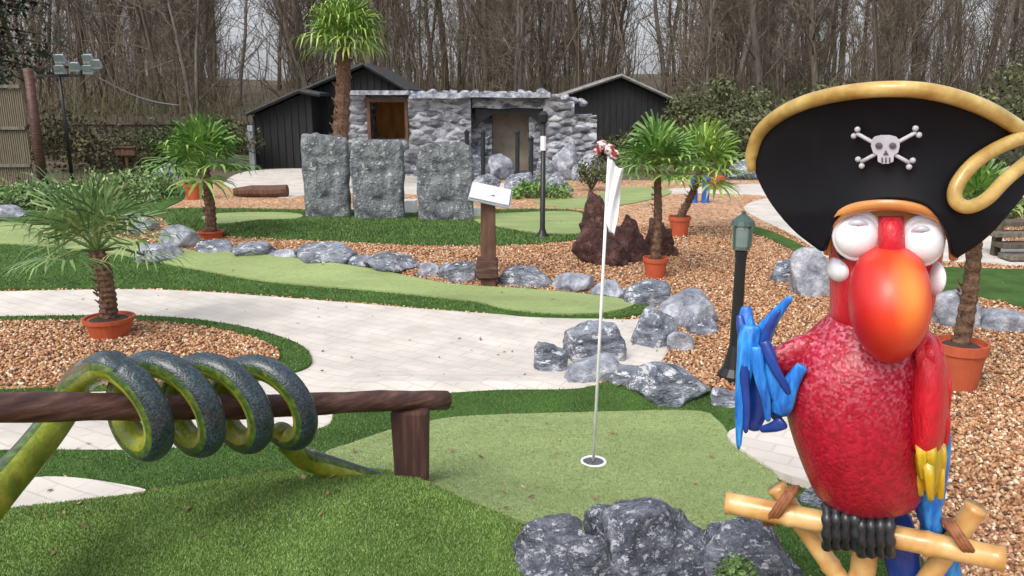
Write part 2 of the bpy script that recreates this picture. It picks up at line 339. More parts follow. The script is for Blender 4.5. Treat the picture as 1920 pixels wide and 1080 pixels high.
def sheet(name, pts, m, off, cell=.12, per=5, world=False):
    P = spline([G(*p) for p in pts], per, True)
    REG.append((name, np.array([(p.x, p.y) for p in P])))
    bm = bmesh.new(); vs = [bm.verts.new((p.x, p.y, 0)) for p in P]; bm.faces.new(vs)
    x0, x1 = min(p.x for p in P), max(p.x for p in P); y0, y1 = min(p.y for p in P), max(p.y for p in P)
    bmesh.ops.triangulate(bm, faces=bm.faces)
    cx = max(cell, (x1 - x0) / 70); cy = max(cell, (y1 - y0) / 60)
    for a, b, c, nrm in ((x0, x1, cx, (1, 0, 0)), (y0, y1, cy, (0, 1, 0))):
        k = a + c
        while k < b:
            bmesh.ops.bisect_plane(bm, geom=bm.verts[:] + bm.edges[:] + bm.faces[:], plane_co=[k * q for q in nrm], plane_no=nrm, dist=1e-6); k += c
    bmesh.ops.remove_doubles(bm, verts=bm.verts, dist=1e-4)
    bd = [e for e in bm.edges if e.is_boundary]
    r = bmesh.ops.extrude_edge_only(bm, edges=bd); low = {v for v in r['geom'] if isinstance(v, bmesh.types.BMVert)}
    for v in bm.verts: v.co.z = H(v.co.x, v.co.y) + off - (.05 + off if v in low else 0)
    bmesh.ops.recalc_face_normals(bm, faces=bm.faces)
    me = bpy.data.meshes.new(name); bm.to_mesh(me); bm.free(); me.materials.append(m)
    if sum(p.normal.z * p.area for p in me.polygons) < 0: me.flip_normals()
    o = bpy.data.objects.new(name, me); link(o); o['kind'] = 'structure'; return o
sheet('paved_path', [(-400,558),(0,549),(300,546),(600,566),(900,590),(1150,602),(1250,605),(1240,680),(1090,736),(900,742),(660,768),(600,810),(350,848),(0,853),(-400,862)], M['pavers'], .014)
sheet('turf_border', [(-400,606),(0,600),(200,598),(330,602),(450,618),(545,645),(582,672),(565,700),(420,728),(200,738),(-400,744)], M['turf'], .03)
sheet('gravel_island', [(-400,620),(0,614),(200,612),(330,618),(440,636),(505,658),(525,680),(480,705),(300,727),(-400,734)], M['gravel'], .045)
sheet('rough_turf', [(-700,858),(0,853),(350,848),(600,812),(650,768),(900,741),(1090,736),(1180,715),(1330,735),(1440,765),(1490,800),(1370,835),(1450,905),(1600,960),(1750,1100),(1700,1500),(600,1500),(-700,1500),(-1100,1100)], M['turf'], .026, cell=.09)
sheet('turf_mound', [(-500,1008),(-200,992),(0,978),(150,962),(280,946),(450,918),(600,900),(700,903),(790,925),(870,962),(960,1000),(1010,1060),(1100,1150),(1100,1500),(500,1500),(-700,1500)], M['turf_light'], .055, cell=.09)
sheet('paved_patch', [(-400,928),(0,918),(120,914),(215,926),(275,942),(150,960),(0,976),(-400,1015)], M['pavers'], .05, cell=.09)
sheet('putting_green', [(610,866),(660,845),(740,818),(820,800),(900,792),(1100,786),(1300,783),(1345,802),(1375,838),(1452,905),(1445,965),(1300,1015),(1100,1015),(980,995),(850,955),(760,918),(660,890)], M['green'], .040, cell=.09)
sheet('paved_corner', [(1362,834),(1430,806),(1500,782),(1620,770),(1720,800),(1740,900),(1640,955),(1540,930),(1450,900)], M['pavers'], .052)
sheet('turf_bank', [(-500,422),(0,418),(100,429),(250,455),(330,473),(480,481),(700,510),(850,538),(1000,548),(1120,560),(1200,573),(1218,588),(1150,600),(1000,598),(900,589),(600,564),(300,544),(0,547),(-500,556)], M['turf'], .03)
sheet('bank_green', [(-500,424),(0,422),(100,432),(250,457),(335,475),(480,484),(700,513),(850,541),(1000,551),(1120,563),(1190,577),(1140,594),(1050,597),(950,588),(880,572),(700,553),(500,535),(330,505),(200,481),(0,463),(-500,458)], M['green'], .044)
sheet('slab_turf', [(300,398),(420,393),(570,395),(900,395),(1090,398),(1110,440),(1020,458),(800,462),(640,455),(500,449),(400,442),(320,428)], M['turf'], .02, cell=.3)
sheet('strip_green', [(385,408),(470,402),(555,404),(560,413),(460,420),(385,418)], M['green'], .034, cell=.3)
sheet('far_green', [(890,408),(960,403),(1085,402),(1105,438),(1020,442),(950,432),(900,422)], M['green'], .034, cell=.3)
sheet('far_pavement', [(420,346),(470,321),(620,318),(900,340),(1000,352),(900,366),(620,362),(540,372),(480,360)], M['pavers'], .012, cell=.5)
sheet('curved_path', [(1250,356),(1330,351),(1450,345),(1620,348),(1800,425),(1960,468),(2150,480),(2150,506),(1930,501),(1780,492),(1600,503),(1545,482),(1490,444),(1400,398),(1405,382),(1440,369),(1330,363),(1250,364)], M['pavers'], .014, cell=.3)
sheet('edging_turf', [(1395,424),(1440,434),(1510,466),(1548,492),(1530,494),(1490,473),(1430,445),(1395,431)], M['turf'], .02, cell=.3)
sheet('side_turf', [(1740,505),(1900,508),(2200,516),(2200,596),(1950,584),(1850,562),(1750,562),(1720,530)], M['turf'], .02, cell=.2)
sheet('moss_bed', [(-300,360),(0,350),(200,340),(330,348),(345,372),(300,398),(220,425),(60,424),(-300,418)], M['olive'] if False else M['turf'], .016, cell=.3)
sheet('back_lawn', [(1000,380),(1090,372),(1180,352),(1260,360),(1200,380),(1090,392)], M['green'], .02, cell=.3)

def inpoly(P, x, y):
    ins = np.zeros(len(x), bool); n = len(P); j = n - 1
    for i in range(n):
        xi, yi = P[i]; xj, yj = P[j]
        c = ((yi > y) != (yj > y)) & (x < (xj - xi) * (y - yi) / (yj - yi + 1e-12) + xi); ins ^= c; j = i
    return ins
RG = np.random.default_rng(7)
HV = np.vectorize(H)
def regs(*names): return [p for n, p in REG if n in names]
def infr(x, y, pad=60):
    dx, dy, dz = x, y, -CAMH; zc = dy * CP - dz * SP; yc = dy * SP + dz * CP
    px = 960 + FPX * dx / zc; py = 540 - FPX * yc / zc
    return (px > -pad) & (px < 1920 + pad) & (py < 1700)
# loose gravel chips: uncountable
def chips():
    n = 200000; y = 2.2 + 8.3 * RG.random(n) ** 1.5; x = (RG.random(n) * 2 - 1) * (y * .72 + .3)
    ok = infr(x, y); isl = inpoly(regs('gravel_island')[0], x, y)
    cov = np.zeros(n, bool)
    for nm, p in REG:
        if nm != 'gravel_island': cov |= inpoly(p, x, y)
    ok &= (~cov) | isl; x, y, isl = x[ok], y[ok], isl[ok]; n = len(x)
    z = HV(x, y) + np.where(isl, .046, .005)
    s = (.0075 + .0095 * RG.random(n)); a = RG.random(n) * 6.283
    base = np.array([(1, 0, .1), (0, .8, 0), (-1, 0, -.1), (0, -.8, .1), (.1, .1, .75), (0, 0, -.7)])
    B = base[None] * (1 + .5 * (RG.random((n, 6, 3)) - .5)) * s[:, None, None]
    ca, sa = np.cos(a), np.sin(a); tl = (RG.random(n) - .5) * 1.2
    X = B[:, :, 0] * ca[:, None] - B[:, :, 1] * sa[:, None]; Y = B[:, :, 0] * sa[:, None] + B[:, :, 1] * ca[:, None]; Z = B[:, :, 2] + X * tl[:, None]
    V = np.stack([X + x[:, None], Y + y[:, None], Z + (z + s * .45)[:, None]], 2).reshape(-1, 3)
    f = np.array([(0, 1, 4), (1, 2, 4), (2, 3, 4), (3, 0, 4), (1, 0, 5), (2, 1, 5), (3, 2, 5), (0, 3, 5)])
    F = (f[None] + (np.arange(n) * 6)[:, None, None]).reshape(-1, 3)
    o = big_mesh('loose_gravel', V, F, M['chips']); tag(o, 'loose orange and cream stone chips covering the beds', 'gravel', kind='stuff'); print('chips', n)
chips()
def blades(name, regn, excl, n, y0, y1, h, w, off, m, label, dens=1.6):
    y = y0 + (y1 - y0) * RG.random(n) ** dens; x = (RG.random(n) * 2 - 1) * (y * .72 + .3)
    ok = infr(x, y, 30) & inpoly(regs(regn)[0], x, y)
    for e in excl: ok &= ~inpoly(regs(e)[0], x + RG.normal(0, .016, n), y + RG.normal(0, .016, n))
    x, y = x[ok], y[ok]; n = len(x); z = HV(x, y) + off
    a = RG.random(n) * 6.283; k = (.6 + .7 * RG.random(n)); le = (RG.random((n, 2)) - .5) * h * 1.3
    V = np.zeros((n, 3, 3)); V[:, 0] = np.stack([x - np.cos(a) * w, y - np.sin(a) * w, z], 1); V[:, 1] = np.stack([x + np.cos(a) * w, y + np.sin(a) * w, z], 1)
    V[:, 2] = np.stack([x + le[:, 0], y + le[:, 1], z + h * k], 1)
    o = big_mesh(name, V.reshape(-1, 3), np.arange(n * 3).reshape(-1, 3), m); tag(o, label, 'grass', kind='stuff')
blades('mound_pile', 'turf_mound', ('paved_patch',), 420000, 1.3, 3.3, .008, .0026, .056, M['blades_light'], 'short mid green pile of the near turf mound', 1.0)
blades('green_pile', 'putting_green', ('turf_mound',), 260000, 2.3, 4.7, .005, .0022, .041, M['blades_green'], 'pale cropped pile of the putting green', 1.2)
blades('turf_pile', 'rough_turf', ('turf_mound', 'putting_green', 'paved_patch', 'paved_corner'), 300000, 1.9, 5, .010, .0028, .025, M['blades'], 'short dark green pile of the foreground turf mound')

def leaves():
    n = 520; y = 2.3 + 12 * RG.random(n) ** 1.3; x = (RG.random(n) * 2 - 1) * (y * .7); mb = MB()
    for a, b_ in zip(x, y):
        off = .006
        for nm, p in REG:
            if inpoly(p, np.array([a]), np.array([b_]))[0]: off = max(off, {'paved_path': .016, 'turf_border': .034, 'gravel_island': .06, 'rough_turf': .036, 'turf_mound': .064, 'paved_patch': .053, 'putting_green': .046, 'paved_corner': .055, 'turf_bank': .034, 'bank_green': .047, 'slab_turf': .024, 'strip_green': .038, 'far_green': .038}.get(nm, .02))
        c = Vector((a, b_, H(a, b_) + off + .004)); r1 = Vector((RG.normal(), RG.normal(), RG.normal() * .25)).normalized(); r2 = r1.cross(Vector((RG.normal() * .2, RG.normal() * .2, 1))).normalized(); q = .008 + .012 * RG.random()
        mb.add([c - r1 * q, c + r2 * q * .5, c + r1 * q, c - r2 * q * .5], [(0, 1, 2), (0, 2, 3)])
    o = mb.build('fallen_leaves', M['leaf_dry']); tag(o, 'small dry brown leaves and chips strewn over paths and turf', 'leaves', kind='stuff')
M['leaf_dry'] = mat('leaf_dry', [(0, (.08, .04, .02)), (.5, (.22, .12, .06)), (1, (.42, .30, .18))], island=True)
leaves()
blades('bank_pile', 'turf_bank', ('bank_green',), 200000, 5.5, 10.5, .014, .005, .03, M['blades'], 'dark pile on the slope of the raised bank', 1.0)
blades('border_pile', 'turf_border', ('gravel_island',), 120000, 4.2, 6.6, .012, .004, .03, M['blades'], 'dark turf edging round the left gravel island', 1.0)
blades('slab_pile', 'slab_turf', ('strip_green', 'far_green'), 220000, 7.5, 14, .022, .007, .02, M['blades'], 'dark turf around the stone slabs', 1.0)
# ------------------------------------------------------------------ rocks
def rock_mesh(seed, dims, sub=4, nz=.16, cuts=13, jag=1.0):
    r = random.Random(seed); bm = bmesh.new(); bmesh.ops.create_icosphere(bm, subdivisions=sub, radius=1)
    pl = []
    for _ in range(cuts):
        d = Vector((r.gauss(0, 1), r.gauss(0, 1), r.gauss(0, .8))).normalized(); pl.append((d, r.uniform(.55, .85)))
    o = Vector((r.uniform(-50, 50), r.uniform(-50, 50), r.uniform(-50, 50)))
    for v in bm.verts:
        c = v.co.copy()
        for d, k in pl:
            e = c.dot(d) - k
            if e > 0: c -= d * e * .97
        n1 = noise.fractal(c * 1.6 + o, 1, 2, 4); n2 = noise.ridged_multi_fractal(c * 3.2 + o, 1, 2, 3, 1, 2) - 1
        c *= 1 + nz * n1 * .8 + nz * .28 * n2 * jag
        v.co = Vector((c.x * dims[0], c.y * dims[1], c.z * dims[2]))
    return bm
def rock(x0, x1, yt, yb, label, m='rock', seed=0, sub=4, grow=1.0, group='grey boulders edging the gravel beds', cat='boulder', name='boulder', dz=0, dep=.8, near=False, nz=.13):
    xc = (x0 + x1) / 2; g = G(xc, yb); D0 = g.y
    w = (x1 - x0) / FPX * (D0 * CP + (CAMH - g.z) * SP) * grow; d = w * dep
    c = D(xc, yb, D0 + d * .35); top = D(xc, yt, D0 + d * .35).z; bz = H(c.x, c.y)
    hh = max(top - bz, .04)
    bm = rock_mesh(seed + int(xc * 7 + yt), (w * .56, d * .56, hh * .85), sub, nz)
    me = bpy.data.meshes.new(name); bm.to_mesh(me); bm.free(); me.materials.append(M[m])
    me.polygons.foreach_set('use_smooth', [sub > 3 and True] * len(me.polygons))
    me.polygons.foreach_set('use_smooth', [True] * len(me.polygons))
    zc = bz + hh * .22
    # put the origin at the base
    for v in me.vertices: v.co.z += zc - bz
    mx = max(v.co.z for v in me.vertices); mn = min(v.co.x for v in me.vertices); mxx = max(v.co.x for v in me.vertices)
    kz = hh / mx; kx = w / (mxx - mn)
    for v in me.vertices: v.co = Vector(((v.co.x - (mn + mxx) / 2) * kx, v.co.y, v.co.z * (kz if v.co.z > 0 else 1)))
    o = bpy.data.objects.new(name, me); o.location = (c.x, c.y, bz); link(o)
    tag(o, label, cat, group); return o
for a in [
 (258, 338, 455, 497, 'flat pale grey rock at the left end of the rock row, on the light green', 'rock_pale'),
 (300, 372, 421, 466, 'whitish grey rock standing just left of the middle potted palm', 'rock_pale'),
 (372, 442, 450, 482, 'low dark grey rock right in front of the middle palm pot', 'rock'),
 (432, 510, 453, 486, 'blue grey rock second to the right of the middle palm pot', 'rock'),
 (553, 667, 454, 497, 'wide pointed blue grey rock below the left stone slab', 'rock'),
 (688, 787, 471, 512, 'dark slate rock below the middle stone slab', 'rock'),
 (818, 892, 486, 530, 'dark mottled rock touching the left of the sign post', 'rock'),
 (938, 1030, 497, 539, 'dark blue rock just right of the sign post', 'rock'),
 (1034, 1112, 513, 549, 'low pale grey rock, second to the right of the sign post', 'rock_pale'),
 (1108, 1172, 526, 562, 'small low rock crossed by the flagstick at the tip of the green bank', 'rock_pale'),
 (1172, 1252, 524, 578, 'dark pointed rock below the red pot beside the lava pile', 'rock'),
 (1232, 1342, 541, 612, 'large pale rock with a dark crease, left of the bollard lamp', 'rock_pale'),
 (1178, 1266, 574, 652, 'dark grey boulder at the end of the paved path, behind the largest pair', 'rock'),
 (1058, 1168, 600, 684, 'round topped grey boulder right behind the flagstick', 'rock'),
 (1003, 1062, 640, 700, 'small dark boulder at the very corner of the paved path', 'rock'),
 (1062, 1162, 664, 722, 'pale low rock at the foot of the round topped boulder', 'rock_pale'),
 (1140, 1205, 682, 728, 'small grey rock wedged between two boulders behind the green', 'rock'),
 (1180, 1326, 672, 764, 'large mottled boulder left of the bollard lamp foot, by the green', 'rock'),
 (1480, 1550, 462, 556, 'tall pale boulder beside the parrot statue head on its left', 'rock_pale'),
 (1446, 1502, 488, 532, 'low grey rock left of the tall pale boulder near the parrot head', 'rock'),
 (1748, 1832, 543, 616, 'grey rock between the parrot shoulder and the right palm trunk', 'rock_pale'),
 (1838, 1935, 577, 624, 'low blue grey rock at the right edge behind the big palm pot', 'rock_pale'),
 (1363, 1427, 298, 336, 'bluish rock far back just left of the pirate hat', 'rock'),
 (208, 292, 399, 440, 'pale mottled rock behind the left potted palm', 'rock_pale'),
 (298, 346, 304, 346, 'pale rock far back left of the middle palm crown', 'rock_pale'),
 (-20, 46, 384, 412, 'flat pale rock at the left edge above the green bank', 'rock_pale'),
 (916, 962, 288, 334, 'bluish upright rock in front of the beige cave opening', 'rock_pale'),
 (948, 1006, 322, 368, 'blue grey rock behind the tilted sign board', 'rock'),
 (1022, 1072, 322, 362, 'grey rock right of the thin black lamp post', 'rock'),
 (1330, 1384, 726, 768, 'small dark rock right under the bollard lamp foot', 'rock'),
 (1498, 1560, 900, 962, 'bluish rock right behind the bamboo perch', 'rock'),
 (505, 560, 466, 490, 'small low rock left of the wide pointed rock below the left slab', 'rock_pale'),
 (655, 700, 478, 502, 'small grey rock between the two rocks below the slabs', 'rock'),
 (785, 825, 492, 520, 'small flat rock just left of the dark mottled rock by the sign', 'rock_pale'),
 (1290, 1345, 590, 628, 'low rock at the right foot of the large creased rock', 'rock'),
 (1250, 1300, 620, 660, 'small grey rock between path end boulder and gravel', 'rock_pale'),
 ]: rock(*a, grow=1.12)
for a in [
 (948, 1112, 972, 1135, 'dark boulder in the foreground, left of the biggest one', 'rock_near'),
 (1098, 1342, 934, 1150, 'biggest speckled grey boulder at the bottom of the picture', 'rock_near'),
 (1312, 1512, 972, 1160, 'bluish boulder in the foreground under the bamboo perch', 'rock_near'),
 (1062, 1150, 1000, 1150, 'jagged rock wedged between the dark boulder and the biggest one', 'rock_near'),
 (862, 928, 1058, 1100, 'small pale rock cut by the bottom edge, left of the dark boulder', 'rock_pale'),
 (722, 765, 1068, 1100, 'tiny pale rock poking from the turf at the bottom edge', 'rock_pale'),
 ]: rock(*a, sub=5, grow=1.14, nz=.2, group='foreground boulders')
for i, a in enumerate([
 (1070, 1162, 425, 497, 'maroon black lava rock at the left of the lava pile'),
 (1140, 1222, 402, 494, 'tallest lava rock in the middle of the lava pile'),
 (1200, 1272, 408, 482, 'dark lava rock at the right of the lava pile'),
 (1085, 1158, 356, 446, 'upright reddish brown lava rock behind the flag'),
 (1095, 1180, 455, 500, 'low lava rock at the front of the lava pile')]):
    rock(*a, m='lava', group='dark lava rocks', cat='rock', name='lava_rock', dep=.7, nz=.42)

# ------------------------------------------------------------------ carved slabs
def slab(x0, x1, yt, yb, label, seed, tilt=0):
    g = G((x0 + x1) / 2, yb); w = (x1 - x0) / FPX * (g.y * CP + CAMH * SP); h = D(0, yt, g.y).z
    r = random.Random(seed); nx, nz = 26, 40; th = .11; mb = MB(); o = Vector((seed * 3.1, 0, 0))
    V = []
    for s in (-1, 1):
        for j in range(nz + 1):
            for i in range(nx + 1):
                u = i / nx * 2 - 1; v = j / nz
                k = 1 - .10 * max(0, v - .8) * 5 * abs(u) ** 3 - .04 * math.sin(v * 3 + seed)
                x = u * w / 2 * k + .02 * noise.noise(Vector((u * 2, v * 6, seed)))
                z = v * h * (1 - .05 * u * tilt) + (v > .9) * .03 * noise.noise(Vector((u * 4, 3, seed))) - .03 * (v > .97) * abs(u) ** 4
                edge = max(abs(u), abs(2 * v - 1)) ** 10
                y = s * th * (1 - .35 * edge)
                # carved hollows: brow, eyes, mouth
                cv = .07 * math.exp(-((abs(u) - .36) / .2) ** 2 - ((v - .62) / .07) ** 2) + .06 * math.exp(-(u / .42) ** 2 - ((v - .27) / .05) ** 2) + .05 * math.exp(-(u / .5) ** 2 - ((v - .75) / .03) ** 2)
                if s < 0: y += cv * .7 - .02 * noise.fractal(Vector((u * 3, v * 5, seed)), 1, 2, 4)
                V.append(Vector((g.x + x, g.y + th + y, g.z - .03 + z)))
    N = (nx + 1) * (nz + 1); F = []
    ix = lambda s, j, i: s * N + j * (nx + 1) + i
    for s in (0, 1):
        for j in range(nz):
            for i in range(nx): F.append((ix(s, j, i), ix(s, j, i + 1), ix(s, j + 1, i + 1), ix(s, j + 1, i)))
    for i in range(nx): F.append((ix(0, nz, i), ix(0, nz, i + 1), ix(1, nz, i + 1), ix(1, nz, i))); F.append((ix(0, 0, i), ix(0, 0, i + 1), ix(1, 0, i + 1), ix(1, 0, i)))
    for j in range(nz): F.append((ix(0, j, 0), ix(0, j + 1, 0), ix(1, j + 1, 0), ix(1, j, 0))); F.append((ix(0, j, nx), ix(0, j + 1, nx), ix(1, j + 1, nx), ix(1, j, nx)))
    mb.add(V, F); o = mb.build('stone_slab', M['slab'], smooth=True, origin=g, bevel=0)
    tag(o, label, 'stone slab', 'carved stone slabs on the turf')
slab(570, 656, 252, 410, 'left grey carved stone slab with a pale slanting top edge', 1, .5)
slab(662, 757, 262, 413, 'middle grey carved stone slab between the other two', 2, -.1)
slab(785, 886, 268, 416, 'right grey stone slab with a rounded top, standing apart', 3, .0)

# ------------------------------------------------------------------ cave building and huts
def bend(mb, amp, sc=1.5, ydir=-1):
    for v in mb.v:
        n = noise.fractal(v * sc, 1, 2, 4); v.y -= amp * (n * .6 + .4); v.z += amp * .3 * noise.noise(v * 2 + Vector((9, 0, 0)))
def gridbox(mb, x0, x1, y0, y1, z0, z1, s=.12, mi=0):
    nx, ny, nz = [max(1, int((b - a) / s)) for a, b in ((x0, x1), (y0, y1), (z0, z1))]
    X = np.linspace(x0, x1, nx + 1); Y = np.linspace(y0, y1, ny + 1); Z = np.linspace(z0, z1, nz + 1)
    def face(A, B, f):
        V = [f(a, b) for b in B for a in A]; n = len(A)
        mb.add(V, [(j * n + i, j * n + i + 1, (j + 1) * n + i + 1, (j + 1) * n + i) for j in range(len(B) - 1) for i in range(n - 1)], mi)
    face(X, Z, lambda a, b: (a, y0, b)); face(X, Z, lambda a, b: (a, y1, b)); face(Y, Z, lambda a, b: (x0, a, b)); face(Y, Z, lambda a, b: (x1, a, b)); face(X, Y, lambda a, b: (a, b, z1)); face(X, Y, lambda a, b: (a, b, z0))
YB = 18.0
bx = lambda px: D(px, 250, YB).x
bz = lambda py: D(900, py, YB).z
root = empty('stone_building', (bx(880), YB, 0), 'low grey rock clad building with two dark openings behind the stone slabs', 'building')
def cavewall(x0, x1, zt, name='wall', z0=-.1, d=2.2, y0=YB, amp=.22, m='cave'):
    mb = MB(); gridbox(mb, bx(x0), bx(x1), y0, y0 + d, z0, bz(zt), .11); bend(mb, amp, 1.8); return mb.build(name, M[m], root, smooth=False, merge=True)
cavewall(650, 690, 175); cavewall(768, 884, 176, amp=.3); cavewall(1018, 1075, 186, amp=.35); cavewall(1060, 1118, 218, amp=.35, d=1.6)
cavewall(693, 768, 176, 'lintel', z0=bz(190), d=1.5, amp=.05); cavewall(886, 1020, 178, 'lintel', z0=bz(203), d=1.5, amp=.12)
cavewall(692, 768, 262, 'sill', d=.8, amp=.15); cavewall(884, 1020, 322, 'sill', d=.3, amp=.05)
mb = MB(); mb.box((bx(730), YB + 1.2, bz(222)), (1.1, .08, .95)); mb.build('back_panel', M['orange_wood'], root)
mb = MB()
for px in (694, 764): mb.box((bx(px), YB - .08, bz(222)), (.07, .1, bz(182) - bz(262)))
mb.box((bx(729), YB - .09, bz(188)), (bx(772) - bx(688), .09, .08)); mb.build('opening_frame', M['post_wood'], root)
mb = MB(); mb.box((bx(955), YB + 1.0, bz(270)), (1.7, .08, 1.5)); mb.build('back_wall', M['plaster'], root)
mb = MB(); gridbox(mb, bx(882), bx(922), YB + .35, YB + 1.4, -.1, bz(206), .09); bend(mb, .38, 2.6); mb.build('wall', M['cave'], root, merge=True)
mb = MB(); gridbox(mb, bx(992), bx(1022), YB + .3, YB + 1.4, -.1, bz(206), .09); bend(mb, .3, 2.6); mb.build('wall', M['cave'], root, merge=True)
# dark arched timber across the opening
mb = MB(); n = 22; V = []
for i in range(n + 1):
    u = i / n * 2 - 1; x = bx(955) + u * (bx(1018) - bx(892)) / 2
    for yy in (YB - .02, YB + .16):
        V += [(x, yy, bz(203)), (x, yy, bz(203) - .10 - .34 * abs(u) ** 3)]
for i in range(n):
    a, b_ = i * 4, (i + 1) * 4; mb.f += []
mb.add(V, [f for i in range(n) for f in ((i*4, i*4+4, i*4+5, i*4+1), (i*4+2, i*4+3, i*4+7, i*4+6), (i*4, i*4+2, i*4+6, i*4+4), (i*4+1, i*4+5, i*4+7, i*4+3))])
mb.build('arched_beam', M['black_wood'], root)
rr = random.Random(31)
for i in range(17):
    px = 775 + i * 20 + rr.uniform(-5, 5); w = rr.uniform(.10, .2); bm = rock_mesh(90 + i, (w, w * 1.2, rr.uniform(.05, .11)), 3)
    me = bpy.data.meshes.new('coping_stone'); bm.to_mesh(me); bm.free(); me.materials.append(M['rock_pale'] if i % 3 else M['rock']); me.polygons.foreach_set('use_smooth', [True] * len(me.polygons))
    o = bpy.data.objects.new('coping_stone', me); link(o, root); o.location = Vector((bx(px), YB + rr.uniform(-.15, .1), bz(176 + max(0, px - 1020) * .25) + .01)) - root.location
mb = MB(); gridbox(mb, bx(655), bx(772), YB - .35, YB + 2.2, bz(178), bz(170), .2); mb.build('roof_slab', M['rock_pale'], root, merge=True)
mb = MB(); gridbox(mb, bx(772), bx(1030), YB - .3, YB + 2.3, bz(184), bz(175), .15); bend(mb, .12, 2); mb.build('roof_edge', M['rock_pale'], root, merge=True)
for px, yt, yb_, hh in ((876, 250, 322, 0), (906, 250, 320, 0), (970, 250, 318, 0), (996, 262, 322, 0)):
    o = MB(); p = D(px, yb_, YB - 1.6); tp = D(px, yt, YB - 1.6)
    o.tube([(p.x, p.y, -.02), (p.x, p.y, tp.z)], .045, 8); o.lathe([(.05, 0), (.06, .02), (.03, .06), (.004, .08)], (p.x, p.y, tp.z), 8)
    q = o.build('timber_post', M['black_wood'], origin=(p.x, p.y, 0)); 
    tag(q, {876: 'thin dark post at the right slab top, first of the row before the cave opening', 906: 'thin dark post left of the beige cave opening, second of the row', 970: 'thin dark post in the middle of the beige cave opening', 996: 'shorter dark post nearest the thin black lamp post'}[px], 'post', 'thin dark posts before the cave opening')

def hut(name, label, Y, eL, ap, eR, ybase, walls, light_side, depth=4, roofm='roof_grey'):
    p = lambda a: D(a[0], a[1], Y)
    L_, A_, R_ = p(eL), p(ap), p(eR); rt = empty(name, (A_.x, Y, H(A_.x, Y)), label, 'hut')
    wl, wr = D(walls[0], ybase, Y + .3).x, D(walls[1], ybase, Y + .3).x
    def roofz(x): return L_.z + (A_.z - L_.z) * (x - L_.x) / (A_.x - L_.x) if x < A_.x else A_.z + (R_.z - A_.z) * (x - A_.x) / (R_.x - A_.x)
    mb = MB(); V = []
    for yy in (Y + .3, Y + depth):
        for x, z in ((wl, -.1), (wr, -.1), (wr, roofz(wr) - .05), (A_.x, A_.z - .05), (wl, roofz(wl) - .05)): V.append((x, yy, z))
    mb.add(V, [(0, 1, 2, 3, 4), (9, 8, 7, 6, 5), (0, 4, 9, 5), (1, 6, 7, 2), (0, 5, 6, 1)]); mb.build('wall', M['black_wood'], rt)
    mb = MB()
    nb = int((wr - wl) / .18)
    for i in range(nb + 1):
        x = wl + .04 + i * .18
        if x > wr: break
        z1 = roofz(x) - .1; mb.box((x, Y + .285, z1 / 2), (.03, .03, z1))
    mb.build('batten', M['black_wood'], rt)
    for (a, b) in ((L_, A_), (A_, R_)):
        mb = MB(); t = Vector((0, 0, .07)); y0, y1 = Y, Y + depth + .3
        V = [Vector((q.x, yy, q.z)) + k for k in (Vector(), t) for q, yy in ((a, y0), (b, y0), (b, y1), (a, y1))]
        mb.add(V, [(0, 1, 2, 3), (7, 6, 5, 4), (0, 4, 5, 1), (1, 5, 6, 2), (2, 6, 7, 3), (3, 7, 4, 0)]); mb.build('roof', M[roofm], rt)
    for (a, b) in ((L_, A_), (A_, R_)):
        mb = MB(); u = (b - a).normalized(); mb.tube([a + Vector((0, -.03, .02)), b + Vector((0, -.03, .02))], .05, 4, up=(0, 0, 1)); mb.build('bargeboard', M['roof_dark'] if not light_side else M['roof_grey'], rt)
    return rt
hut('timber_hut', 'black timber hut with a light grey gable roof edge, right of the rock building', 24, (1040, 185), (1165, 143), (1272, 192), 236, (1060, 1262), True)
r1 = hut('timber_hut', 'black timber hut with a tall dark gable behind the big palm', 21, (535, 185), (682, 122), (765, 172), 310, (562, 750), False, roofm='roof_dark')
r2 = hut('timber_shed', 'low black shed with horizontal boards left of the stone slabs', 20, (462, 216), (560, 172), (600, 180), 312, (480, 590), False, roofm='roof_dark')
mb = MB(); p = D(471, 262, 19.7)
mb.box((p.x, p.y, (D(0, 235, 19.7).z) / 2), (.12, .12, D(0, 235, 19.7).z)); o = mb.build('white_post', M['grey_metal'], origin=(p.x, p.y, 0)); tag(o, 'pale square post at the left corner of the low black shed', 'post')
mb = MB(); p = D(490, 345, 13.6); l = D(440, 358, 13.6); r = D(540, 358, 13.6)
g = G(490, 370); w = 100 / FPX * g.y
mb.tube([(g.x - w / 2, g.y, .09), (g.x - w / 6, g.y, .11), (g.x + w / 6, g.y, .10), (g.x + w / 2, g.y, .12)], [.07, .1, .11, .1], 10)
o = mb.build('fallen_log', M['post_wood'], origin=(g.x, g.y, 0)); tag(o, 'dark log lying on the ground left of the stone slabs', 'log')

for a in [(1030, 1082, 262, 336, 'upright bluish boulder at the right foot of the rock building'), (1070, 1128, 286, 338, 'pale boulder right of the rock building below its corner'), (1000, 1040, 296, 340, 'grey boulder under the right side of the beige opening'), (868, 922, 290, 342, 'grey boulder under the left side of the beige opening'), (880, 940, 325, 362, 'flat blue grey rock behind the top of the sign board')]:
    rock(*a, m='rock_pale' if a[0] in (1030, 1070) else 'rock', group='boulders against the rock building')
# small white blocks between slabs
for x0, x1, yt, yb_, lab in ((755, 781, 376, 402, 'white block between the middle and right stone slabs'), (886, 906, 390, 410, 'white block at the right foot of the right stone slab')):
    g = G((x0 + x1) / 2, yb_); w = (x1 - x0) / FPX * g.y; h = D(0, yt, g.y).z
    mb = MB(); mb.box((g.x, g.y + w / 2, h / 2), (w, w, h), taper=.94); o = mb.build('white_block', M['white'], origin=g, bevel=.01); tag(o, lab, 'block', 'small white blocks by the slabs')

